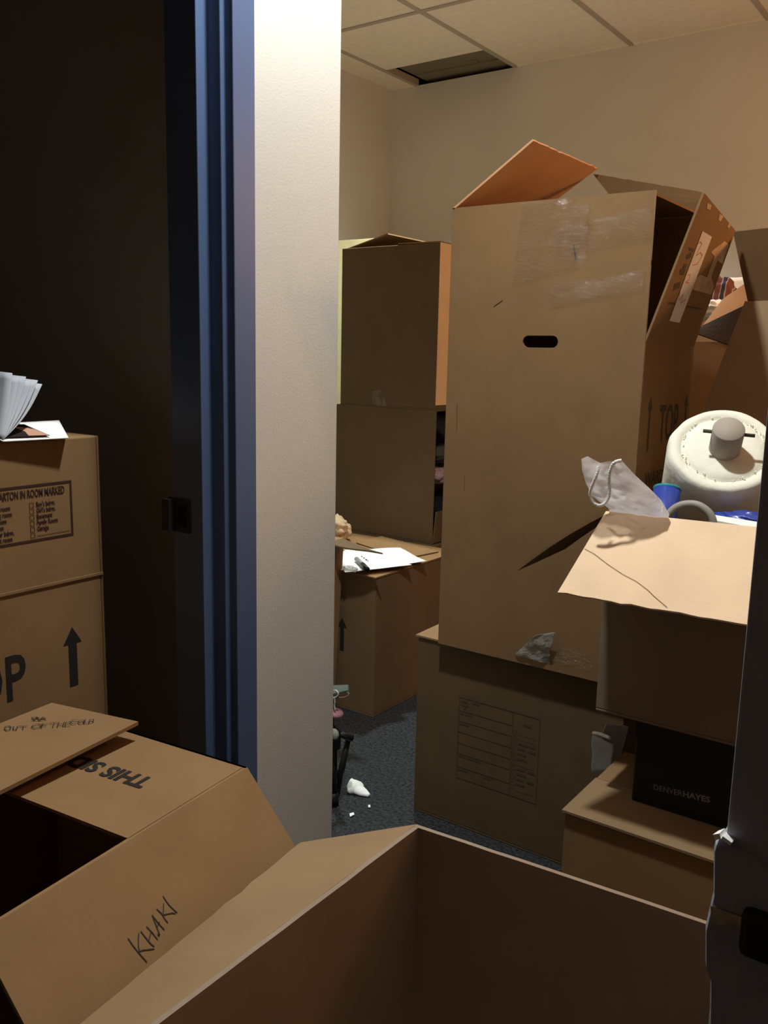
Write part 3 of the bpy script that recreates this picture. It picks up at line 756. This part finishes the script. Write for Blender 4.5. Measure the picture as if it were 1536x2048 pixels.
obj('back_flap', panel((RX, RYB, RZ1), (RXR, RYB, RZ1), (RXR, RYB + .03, RZ1 - .20), (RX, RYB + .03, RZ1 - .20), 0.005, 2, 2), K4, t)

# things in it ----------------------------------------------------
RC = aY(1449, 898, 1.86); view = (EYE - RC).normalized()
tilt = math.radians(40); side = view.cross(V((0, 0, 1))).normalized(); upd = side.cross(view).normalized()
ax = (view * math.cos(tilt) + upd * math.sin(tilt) - side * 0.08).normalized()
RR = 0.112
t = thing('foam_roll', 'large white round foam roll with a grey core, in the open carton at right', 'roll', RC - ax * .2)
obj('body', lathe([(0, -0.235), (RR * .93, -0.235), (RR, -.22), (RR * 1.0, -.03), (RR * .985, -.012), (RR * .95, -.002), (RR * .90, .002), (RR * .76, .0), (RR * .74, -.004), (RR * .715, -.004), (RR * .69, .001), (RR * .5, .001), (0, .001)], RC, ax, 64, 0.004), M_WHITEROLL, t, True)
bm = bmesh.new()
ex = ax.orthogonal().normalized(); ey = ax.cross(ex); random.seed(5)
for k in range(70):
    a = random.random() * 6.283; r_ = RR * (0.725 + random.uniform(-.03, .03))
    p = RC + (ex * math.cos(a) + ey * math.sin(a)) * r_ + ax * .001; s_ = random.uniform(.0010, .0026)
    m_ = Matrix.Translation(p) @ Matrix.Scale(s_, 4)
    bmesh.ops.create_icosphere(bm, subdivisions=1, radius=1, matrix=m_)
obj('torn_rim', bm, M_WHITEROLL, t)['kind'] = 'stuff'
CC = RC + ax * 0.001
obj('core', lathe([(0.0305, -.004), (.0305, .060), (.0295, .062), (0, .062)], CC, ax, 32), M_CORE, t, True)
rodd = side if side.x > 0 else -side
rodd = (rodd - ax * rodd.dot(ax)).normalized()
obj('pin', tube([CC + ax * .048 - rodd * .047, CC + ax * .048 + rodd * .050], 0.0036, 8), M_DARKROD, t, True)

# clear drawstring bag
bag_o = aY(1260, 990, 1.56)
t = thing('plastic_bag', 'clear drawstring poly bag drooping over the pale carton flap', 'bag', bag_o)
def bp(x, y, Y): return aY(x, y, Y)
for kk, (dy, sd) in enumerate(((0.0, 1), (0.035, 5))):
    bm = bmesh.new()
    rows = [[(1163, 918), (1178, 914), (1204, 928), (1226, 922), (1243, 921)],
            [(1164, 940), (1182, 942), (1210, 950), (1236, 946), (1268, 948)],
            [(1172, 968), (1196, 974), (1222, 976), (1256, 972), (1296, 974)],
            [(1184, 992), (1208, 998), (1238, 1000), (1276, 1000), (1322, 1000)],
            [(1216, 1016), (1232, 1018), (1260, 1022), (1296, 1026), (1338, 1028)],
            [(1222, 1026), (1240, 1030), (1268, 1036), (1302, 1042), (1336, 1044)]]
    Ys = [1.575, 1.585, 1.60, 1.62, 1.645, 1.675]
    g = []
    NU, NVv = 24, 30
    def smp(u, v):
        fu = u * 4; fv = v * 5; i = min(int(fu), 3); j = min(int(fv), 4); a = fu - i; b = fv - j
        def L(p, q, k): return (p[0] + (q[0] - p[0]) * k, p[1] + (q[1] - p[1]) * k)
        p = L(L(rows[j][i], rows[j][i + 1], a), L(rows[j + 1][i], rows[j + 1][i + 1], a), b)
        return p, Ys[j] + (Ys[j + 1] - Ys[j]) * b
    for j in range(NVv + 1):
        r_ = []
        for i in range(NU + 1):
            (x, y), Y = smp(i / NU, j / NVv)
            bulge = math.sin(math.pi * i / NU)
            q = aY(x, y, Y + dy * bulge)
            q = q + V((0, -1, .3)) * (0.014 * noise.noise(q * 28 + V((sd, 0, 0))) + 0.006 * noise.noise(q * 75)) * (0.3 + bulge)
            r_.append(bm.verts.new(q))
        g.append(r_)
    for j in range(NVv):
        for i in range(NU): bm.faces.new((g[j][i], g[j][i + 1], g[j + 1][i + 1], g[j + 1][i]))
    obj('bag_side', bm, M_BAG, t, True)
cp = [bp(x, y, Y) for x, y, Y in ((1197, 932, 1.568), (1193, 950, 1.565), (1185, 970, 1.567), (1180, 988, 1.570), (1186, 1003, 1.573), (1199, 1011, 1.575), (1212, 1004, 1.578), (1219, 985, 1.578), (1218, 955, 1.573), (1223, 934, 1.57), (1231, 924, 1.57), (1243, 921, 1.575))]
obj('drawstring', tube(smooth_path(cp, 6), 0.0034, 8), M_CORD, t, True)

# blue cup with a teal rim, grey arch handle, blue and white bits at the carton's rim
cb = aY(1329, 1020, 1.74)
t = thing('cup', 'blue plastic cup with teal rim leaning behind the clear bag', 'cup', cb - V((0, 0, .06)))
cax = V((-.12, .55, 1)).normalized()
obj('cup_body', lathe([(0, -.10), (.022, -.10), (.0265, .045), (0, .045)], cb, cax, 32), M_BLUEP, t, True)
obj('rim', lathe([(.0266, .042), (.0278, .0445), (.0266, .047), (.0250, .046), (.0266, .042)], cb, cax, 32), M_TEAL, t, True)
t0 = [aY(x, y, 1.69) for x, y in ((1330, 1060), (1334, 1036), (1348, 1018), (1368, 1009), (1392, 1009), (1412, 1020), (1424, 1036), (1430, 1064))]
o = obj('hoop_handle', tube(smooth_path(t0, 6), 0.0075, 10), M_GREYP, None, True)
tag(at_origin(o), 'grey curved plastic handle sticking up from the open carton at right', 'handle')
o = obj('folded_card', panel(aY(1425, 1044, 1.69), aY(1540, 1066, 1.69), aY(1540, 1052, 1.74), aY(1430, 1034, 1.74), .004, 4, 2), M_PAPER); tag(at_origin(o), 'white card edge lying below the white foam roll', 'card')
o = obj('cloth', lump(aY(1490, 1040, 1.775), .055, .026, .017, .3, 3, 4), M_BLUEP, None, True); tag(at_origin(o), 'small blue wrapped bundle under the foam roll at the wall end', 'cloth')
# filling that carries them inside the carton
o = obj('packing_paper', lump((RX + .24, RY + .17, RZ0 + .10), .18, .13, .08, .2, 3, 3, floor=RZ0 + T + .002), M_KRAFTPAPER, None, True)
tag(at_origin(o), 'crumpled kraft paper filling the open carton under the foam roll', 'packing paper')

# torn white bag and lit scrap behind the shoebox
q = [aY(1190, 1500, 1.90), aY(1262, 1452, 1.90)]
t = thing('paper_bag', 'crumpled white paper bag behind the black shoebox', 'bag', aY(1220, 1520, 1.88))
bm = bmesh.new()
add_panel(bm, aY(1184, 1545, 1.86), aY(1238, 1525, 1.90), aY(1256, 1452, 1.90), aY(1213, 1448, 1.86), .002, 12, 12, crumple=.010, cs=22, seed=2)
add_panel(bm, aY(1184, 1545, 1.86), aY(1222, 1540, 1.83), aY(1225, 1490, 1.83), aY(1187, 1466, 1.85), .002, 12, 10, crumple=.008, cs=22, seed=6)
obj('bag_side', bm, M_PAPERC, t, True)
obj('rolled_edge', tube(smooth_path([aY(1187, 1466, 1.85), aY(1200, 1468, 1.838), aY(1220, 1476, 1.825)], 5), .004, 8), M_PAPER, t, True)

M_SHADEB = board('shaded_brown_board', (0.030, 0.018, 0.011))  # brown taken near black, the raised flap's shade put into its colour
# ---------------- stack at the back right: leaning carton with upright flap, an orange-lit one with cloth, white bundle
VY = 2.34
v0 = aY(1404, 818, VY); v1 = aY(1495, 603, VY); vb = v0 - (v1 - v0) * 1.2
t = thing('carton', 'slumped brown carton with raised dark flap behind the white foam roll', 'cardboard box', (v0.x + .3, VY + .16, 0))
zb0 = 0.0
bx = v0.x - 0.02
bm = bmesh.new()
D_ = .30
add_hexa(bm, [V((bx, VY, 0)), V((-.05, VY, 0)), V((-.05, VY + D_, 0)), V((bx, VY + D_, 0)),
              V((bx, VY, v0.z - .06)), V((-.05, VY, v0.z - .06)), V((-.05, VY + D_, v0.z - .06)), V((bx, VY + D_, v0.z - .06))])
obj('lower_body', bm, K4, t)
bm = bmesh.new()
vr = aY(1545, 596, VY)
pts = [V((v0.x - .01, VY - .003, v0.z - .06)), V((-.08, VY - .003, v0.z - .06)), V((-.08, VY - .003, vr.z)), V((v1.x, VY, v1.z))]
add_panel(bm, pts[0], pts[1], pts[2], pts[3], .006, 14, 10, crumple=.012, cs=5, seed=2)
add_panel(bm, V((-.08, VY, v0.z - .06)), V((-.08, VY + D_, v0.z - .06)), V((-.08, VY + D_, vr.z)), V((-.08, VY, vr.z)), .006)
add_panel(bm, V((v0.x - .01, VY + D_, v0.z - .06)), V((v0.x - .01, VY, v0.z - .06)), V((v1.x, VY, v1.z)), V((v1.x, VY + D_, v1.z)), .006)
obj('upper_body', bm, board('lamplit_tan_board', (0.42, 0.285, 0.165)), t)  # paler than the lower body, colour filling in for missing lamplight
w0, w1 = aY(1467, 463, VY - .05), aY(1560, 434, VY - .05)
obj('flap', panel(v1 + V((.002, 0, 0)), V((-.08, VY, vr.z)), V((-.10, VY - .05, w1.z)), w0, .005, 8, 4), K4, t)
# carton behind, with open top
OY = 2.86
o0 = aY(1388, 664, OY); o1 = aY(1459, 693, OY)
t = thing('carton', 'open reddish-brown carton of clothes between wardrobe carton and slumped carton', 'cardboard box', (o0.x + .2, OY + .2, 0))
bm = bmesh.new()
OXL, OXR = o0.x - .08, o0.x + .34; OZ = o0.z - .03
carton_walls(bm, OXL, OXR, OY, OY + .40, 0, OZ)
obj('body', bm, K4, t)
p0, p1, p2, p3 = aY(1398, 655, OY + .06), aY(1496, 608, OY - .02), aY(1490, 568, OY + .06), aY(1445, 592, OY + .14)
obj('flap', panel(V((OXR, OY, OZ)), V((OXR, OY + .40, OZ)), V((OXR - .06, OY + .40, OZ + .10)), V((OXR - .06, OY, OZ + .10)), .005, 3, 3), K4, t)
obj('flap', panel(aY(1388, 667, OY - .001), aY(1500, 706, OY - .001), aY(1500, 607, OY + .03), aY(1406, 652, OY + .03), .004, 8, 4), M_SHADEB, t)
bm = bmesh.new(); add_panel(bm, aY(1398, 664, OY + .06), aY(1502, 616, OY + .06), aY(1494, 566, OY + .09), aY(1446, 600, OY + .09), .005, 12, 5, ragged=.010, seed=3)
obj('flap', bm, K10, t)  # orange lamplight held partly in the board colour
# clothes heaped in it
o = obj('garment', lump(V((OXL + .19, OY + .20, OZ - .16)), .13, .14, .10, .2, 2.5, 9), M_NAVY, None, True); tag(at_origin(o), 'dark garment filling the back carton under the striped one', 'clothing')
o = obj('striped_garment', lump(aY(1440, 592, OY + .24), .050, .05, .062, .22, 2.5, 3), M_STRIPE, None, True); tag(at_origin(o), 'red, white and blue striped garment heaped behind the raised flap', 'clothing')
o = obj('garment', lump(aY(1420, 622, OY + .15), .060, .04, .035, .3, 3, 8), M_WHITEC, None, True); tag(at_origin(o), 'crumpled pale garment below the striped one in the back carton', 'clothing')
# white bundle on a tall carton
NY = 3.45
n0 = aY(1440, 552, NY); n1 = aY(1500, 605, NY)
t = thing('carton', 'tall plain carton against the back wall under the white bundle', 'cardboard box', (n0.x + .25, NY + .25, 0))
bm = bmesh.new(); carton_walls(bm, n0.x - .12, n0.x + .5, NY - .02, NY + .5, 0, n1.z - .04, top=True); obj('body', bm, K2, t)
bm = bmesh.new(); add_box(bm, n0.x - .06, n0.x + .46, NY, NY + .42, n1.z - .04, n0.z)
bmesh.ops.subdivide_edges(bm, edges=bm.edges, cuts=8, use_grid_fill=True)
for v in bm.verts: v.co += V((0, 0, 1)) * .012 * noise.noise(v.co * 6) if v.co.z > n1.z else V((0, 0, 0))
o = obj('pillow', bm, M_WHITEC, None, True, bevel=.0); tag(at_origin(o), 'bright white folded bedding glowing behind the slumped carton', 'bedding')

# floor lamp that gives the warm light (stands just outside the picture)
t = thing('floor_lamp', 'floor lamp with bare warm bulb behind the right-hand cartons', 'lamp', (WARM.x, WARM.y, 0))
obj('base', lathe([(0, 0), (.13, 0), (.13, .015), (.02, .03), (0, .03)], (WARM.x, WARM.y, 0), (0, 0, 1)), M_BLACKP, t)
obj('pole', tube([(WARM.x, WARM.y, .02), (WARM.x, WARM.y, WARM.z - .10)], .011), M_BLACKP, t, True)
obj('socket', lathe([(.02, -.12), (.024, -.06), (0, -.06)], WARM, (0, 0, 1), 20), M_BLACKP, t)
bo = obj('bulb', lathe([(.012, -.06), (.02, -.045), (.03, -.01), (.026, .018), (.012, .03), (0, .032)], WARM, (0, 0, 1), 20), M_BULB, t, True)
bo.visible_shadow = True

# ================================================================== BACK LEFT
PX, PY, PZ = -1.78, 2.437, 0.521
t = thing('carton', 'brown carton with loose papers on top behind the cream wall strip', 'cardboard box', (PX - .25, PY + .28, 0))
bm = bmesh.new(); carton_walls(bm, PX - .54, PX, PY, PY + .56, 0, PZ - .006)
obj('body', bm, board('reddish_board', (0.160, 0.098, 0.050)), t, bevel=0.002)
obj('flap', panel((PX + .002, PY - .003, PZ - .006), (PX + .002, PY + .56, PZ - .006), (PX - .26, PY + .56, PZ - .005), (PX - .26, PY - .003, PZ - .005), .005, 4, 2), K1, t)
obj('flap', panel((PX - .54, PY - .003, PZ - .006), (PX - .54, PY + .56, PZ - .006), (PX - .265, PY + .56, PZ - .004), (PX - .265, PY - .003, PZ - .004), .005, 4, 2, tside=-1), K1, t)
obj('flap', panel(aZ(878, 1104, PZ + .002), V((-2.16, PY + .555, PZ + .006)), aZ(712, 1086, PZ + .003), aZ(808, 1118, PZ + .002), .003, 4, 4), K1, t)
F_ = (V((0, PY, 0)), (1, 0, 0), (0, 0, 1))
one_mark('printed_arrow', M_INK, t, F_, lambda k: k.arrow(-1.926, .22, .345, .018, .045, .036))
one_mark('printed_arrow', M_INK, t, F_, lambda k: k.arrow(-2.20, .22, .345, .018, .045, .036))
one_mark('printed_word', M_INK, t, F_, lambda k: k.text('TOP', -2.13, .235, .075, width=.13, bold=.02))
# the sheets
def sheet(pix, z, label, crumple=.004, seed=0):
    pts = [aZ(x, y, z) for x, y in pix]
    o = obj('paper_sheet', panel(*pts, .0008, 10, 10, crumple=crumple, cs=8, seed=seed), M_PAPER, None, True)
    for v in o.data.vertices: v.co.z = max(v.co.z, z - .001)
    tag(at_origin(o), label, 'paper', 'papers on the carton'); return o
sheet([(705, 1142), (853, 1123), (800, 1096), (688, 1099)], PZ + .012, 'white sheet overhanging the carton edge, rightmost of the loose papers', .004, 1)
s2 = sheet([(690, 1145), (824, 1130), (765, 1100), (670, 1103)], PZ + .018, 'white sheet under the capped marker on the carton', .003, 2)
ink = Ink(aZ(722, 1112, PZ + 0.021), (aZ(744, 1128, PZ + 0.021) - aZ(722, 1112, PZ + 0.021)), V((0, 1, 0)), .0005)
for k, ww in enumerate((.010, .012, .018, .010)): ink.rect(.002 + .024 * k, -.001, .002 + .024 * k + ww, .004)
ink.done('written_line', M_PEN, s2)
m0, m1 = aZ(713, 1118, PZ + 0.029), aZ(735, 1139, PZ + 0.029)
t = thing('marker', 'grey marker pen with black cap lying on the white papers', 'marker', m0)
md = m0.lerp(m1, .55)
obj('barrel', tube([m0, md], .0085, 14), M_GREYTUBE, t, True); obj('cap', tube([md, m1], [.0095, .0088], 14), M_BLACKP, t, True)
o = obj('plastic_wrapper', lump(aZ(700, 1139, PZ + .018), .030, .022, .012, .5, 3, 5, floor=PZ + .013), film('wrapper_film', (.7, .66, .62), .45, .2, .6), None, True); tag(at_origin(o), 'crumpled clear wrapper at the front corner of the white papers', 'wrapper')
o = obj('crumpled_paper', lump(aZ(674, 1058, PZ + .045), .060, .05, .05, .3, 2.5, 6, floor=PZ + .005), M_KRAFTPAPER, None, True); tag(at_origin(o), 'ball of tan packing paper beside the cream wall strip', 'packing paper')

# carton in front of it, mostly hidden by the wall strip
NX = aY(688, 1076, 2.40)
t = thing('carton', 'narrow strip of open carton just behind the cream wall strip edge', 'cardboard box', (NX.x - .2, 2.2, 0))
bm = bmesh.new()
xb = aY(668, 1390, 2.40).x
add_hexa(bm, [V((-2.35, 2.06, 0)), V((xb, 2.06, 0)), V((xb, 2.40, 0)), V((-2.35, 2.40, 0)), V((-2.35, 2.06, NX.z - .01)), V((NX.x, 2.06, NX.z)), V((NX.x, 2.40, NX.z)), V((-2.35, 2.40, NX.z - .01))])
obj('body', bm, K1, t)
e_ = aY(766, 1106, 2.36)
obj('flap', panel(V((NX.x, 2.30, NX.z)), V((NX.x, 2.395, NX.z)), V((e_.x, 2.36, e_.z)), V((e_.x - .05, 2.33, e_.z + .008)), .005, 12, 5, ragged=.008, seed=2, bend=.005), K9, t)

# stack of two against the back, on a base carton
QY = 3.02
t = thing('carton', 'base carton on the floor under the two stacked back cartons', 'cardboard box', (-2.17, QY + .28, 0))
bm = bmesh.new(); carton_walls(bm, -2.46, -1.90, QY - .005, QY + .56, 0, .521, top=True); obj('body', bm, K9, t, bevel=.002)
UX0, UX1 = -2.44, -1.922; UZ = 1.072
t = thing('carton', 'lower of the two stacked back cartons, clothes bulging from its open side', 'cardboard box', ((UX0 + UX1) / 2, QY + .25, .521))
bm = bmesh.new(); carton_walls(bm, UX0, UX1, QY, QY + .5, .521, UZ, top=True, skip=('right',)); obj('body', bm, K9, t, bevel=.002)
o = obj('side_flap', panel(V((UX1, QY + .001, .527)), V((UX1, QY + .5, .527)), V((UX1 + .012, QY + .5, .66)), V((UX1 + .012, QY + .001, .66)), .005, 2, 2), K9, t)
def garment(c, r, m, lab, seed, rot=0):
    o = obj('garment', lump(c, *r, .22, 3.0, seed), m, None, True); tag(at_origin(o), lab, 'clothing', 'clothes in the open-sided carton')
garment((-1.99, QY + .16, .990), (.070, .13, .055), M_NAVY, 'black folded garment at the top of the open-sided carton', 1)
garment((-1.98, QY + .17, .882), (.066, .13, .040), M_TEALC, 'slate grey garment in the middle of the open-sided carton', 2)
garment((-1.98, QY + .15, .795), (.062, .13, .036), M_LILAC, 'pale lilac knit garment low in the open-sided carton', 3)
garment((-2.0, QY + .2, .64), (.07, .15, .085), M_NAVY, 'dark garment at the bottom of the open-sided carton', 4)
U2X0, U2X1 = -2.414, -1.928; U2Z = 1.722
t = thing('carton', 'upper of the two stacked back cartons, right side lifted to an orange glow by a pale panel', 'cardboard box', ((U2X0 + U2X1) / 2, QY + .24, UZ))
bm = bmesh.new(); carton_walls(bm, U2X0, U2X1, QY, QY + .48, UZ, U2Z); obj('body', bm, K9, t, bevel=.002)
obj('flap', panel(V((U2X0, QY + .02, U2Z)), V((U2X0, QY + .46, U2Z)), V((U2X0 + .22, QY + .46, U2Z + .05)), V((U2X0 + .22, QY + .02, U2Z + .052)), .005, 6, 4), K1, t)
obj('flap', panel(V((U2X1, QY, U2Z)), V((U2X1, QY + .46, U2Z)), V((U2X1 - .16, QY + .46, U2Z + .01)), V((U2X1 - .2, QY, U2Z + .003)), .005, 6, 4), K1, t)
o = obj('side_flap', panel(V((U2X1 + .001, QY + .002, U2Z)), V((U2X1 + .001, QY + .46, U2Z)), V((U2X1 + .004, QY + .46, UZ + .02)), V((U2X1 + .004, QY + .002, UZ + .02)), .004, 4, 4), K6, t)['label'] = 'pale side panel added to carry the orange lamplight'  # panel added in pale board to lift this side to the lamp's glow
obj('clear_tape', panel((-2.24, QY - .001, 1.075), (-2.16, QY - .001, 1.075), (-2.20, QY - .001, 1.145), (-2.245, QY - .001, 1.135), .0006, 8, 8, crumple=.004, cs=40, tside=1), M_TAPE, t, True)
# cream carton behind
CY = 3.52
k0 = aY(672, 465, CY); k1 = aY(799, 477, CY)
t = thing('carton', 'tall cream carton standing behind the stacked pair at the left wall', 'cardboard box', (k1.x - .3, CY + .2, 0))
bm = bmesh.new(); carton_walls(bm, k1.x - .55, k1.x, CY, CY + .4, 0, k1.z + .01, top=True); obj('body', bm, K5, t, bevel=.002)

# ================================================================== FLOOR BY THE WALL STRIP
hub = aY(669, 1478, 1.86)
foot = aZ(667, 1610, 0); foot.z = 0.012
t = thing('folding_stand', 'black folding tripod stand half hidden behind the cream wall strip', 'tripod stand', (foot.x - .02, foot.y, 0))
obj('pole', tube([hub + V((-.012, .0, -.02)), aY(668, 1392, 1.86) + V((-.012, 0, 0))], .009), M_BLACKP, t, True)
lg = obj('leg', tube([hub + V((-.005, 0, 0)), foot], [.011, .012]), M_BLACKP, t, True)
obj('rubber_foot', tube([foot + V((0, 0, .028)), foot - V((0, 0, .012))], [.013, .016]), M_BLACKP, lg, True)
obj('leg', tube([aY(697, 1476, 1.90), aZ(671, 1592, .02)], [.008, .012]), M_BLACKP, t, True)
obj('leg', tube([hub + V((-.02, .01, 0)), V((foot.x - .25, foot.y + .12, .01))], .011), M_BLACKP, t, True)
obj('lever', tube([hub + V((0, 0, .02)), aY(705, 1476, 1.90)], [.008, .011]), M_BLACKP, t, True)
obj('hub', lathe([(0, -.03), (.022, -.028), (.024, .02), (.015, .035), (0, .036)], hub + V((-.006, 0, 0)), (0, 0, 1), 20), M_BLACKP, t, True)
obj('knob', lathe([(0, -.004), (.013, -.004), (.016, 0), (.013, .006), (0, .006)], aY(669, 1468, 1.835), (0, -1, .1), 20), M_GREYP, t, True)
obj('collar', lathe([(0, -.006), (.022, -.006), (.026, 0), (.02, .006), (0, .006)], aY(670, 1425, 1.86), (0.2, 0, 1), 24), M_PINK, t, True)['label'] = 'pink plastic collar'
obj('clip_plate', panel(aY(664, 1392, 1.86), aY(697, 1384, 1.86), aY(698, 1373, 1.93), aY(664, 1374, 1.93), .006, 2, 2), M_GREENP, t)
loop = [aY(x, y, 1.85) for x, y in ((663, 1382), (672, 1381), (677, 1388), (672, 1394), (664, 1396))]
obj('wire_loop', tube(smooth_path(loop, 5), .0022, 6), M_WIRE, t, True)
loop = [aY(x, y, 1.85) for x, y in ((669, 1396), (670, 1404), (669, 1411), (671, 1420))]
obj('wire_hook', tube(smooth_path(loop, 5), .0022, 6), M_WIRE, t, True)
loop = [aY(x, y, 1.86) for x, y in ((678, 1395), (690, 1394), (698, 1388), (694, 1384))]
obj('wire_loop', tube(smooth_path(loop, 5), .0012, 6), M_GREYP, t, True)
# litter
bm = bmesh.new(); ta, tb_ = aZ(706, 1572, .014), aZ(737, 1592, .004); NL = 14
ring_ = []
for i_ in range(NL + 1):
    u = i_ / NL; c_ = ta.lerp(tb_, u) - (tb_ - ta) * .12 * (1 - u); wd = .030 * math.sin(math.pi * min(1, u * 1.7 + .12)) ** .7 if u < .5 else .030 * (0.62 - .55 * (u - .5) * 1.6) 
    ht = .017 * (1 - u) + .004; dr = (tb_ - ta).normalized(); sd = V((-dr.y, dr.x, 0)).normalized(); r_ = []
    for k in range(14):
        a = 2 * math.pi * k / 14; q = c_ + sd * math.cos(a) * max(.004, wd) + V((0, 0, 1)) * math.sin(a) * ht
        r_.append(bm.verts.new(q + V((1, 1, .6)) * .006 * noise.noise(q * 45)))
    ring_.append(r_)
for A, B in zip(ring_[:-1], ring_[1:]):
    for k in range(14): bm.faces.new((A[k], A[(k + 1) % 14], B[(k + 1) % 14], B[k]))
bm.faces.new(ring_[0][::-1]); bm.faces.new(ring_[-1])
o = obj('crumpled_tissue', bm, M_TISSUE, None, True)
for p in o.data.polygons: p.use_smooth = True
for v in o.data.vertices: v.co.z = max(v.co.z, .001)
tag(at_origin(o), 'crumpled white tissue on the grey carpet', 'tissue')
def scrap(pts, lab):
    o = obj('paper_scrap', panel(*[aZ(x, y, .003) for x, y in pts], .002, 3, 3, crumple=.002, cs=60), M_TISSUE); tag(at_origin(o), lab, 'scrap', 'scraps on the carpet')
scrap([(737, 1616), (741, 1615), (740, 1610), (736, 1611)], 'tiny white paper scrap on the carpet, right of the other scrap')
scrap([(700, 1634), (709, 1630), (707, 1625), (699, 1628)], 'small pale scrap on the carpet below the tissue')
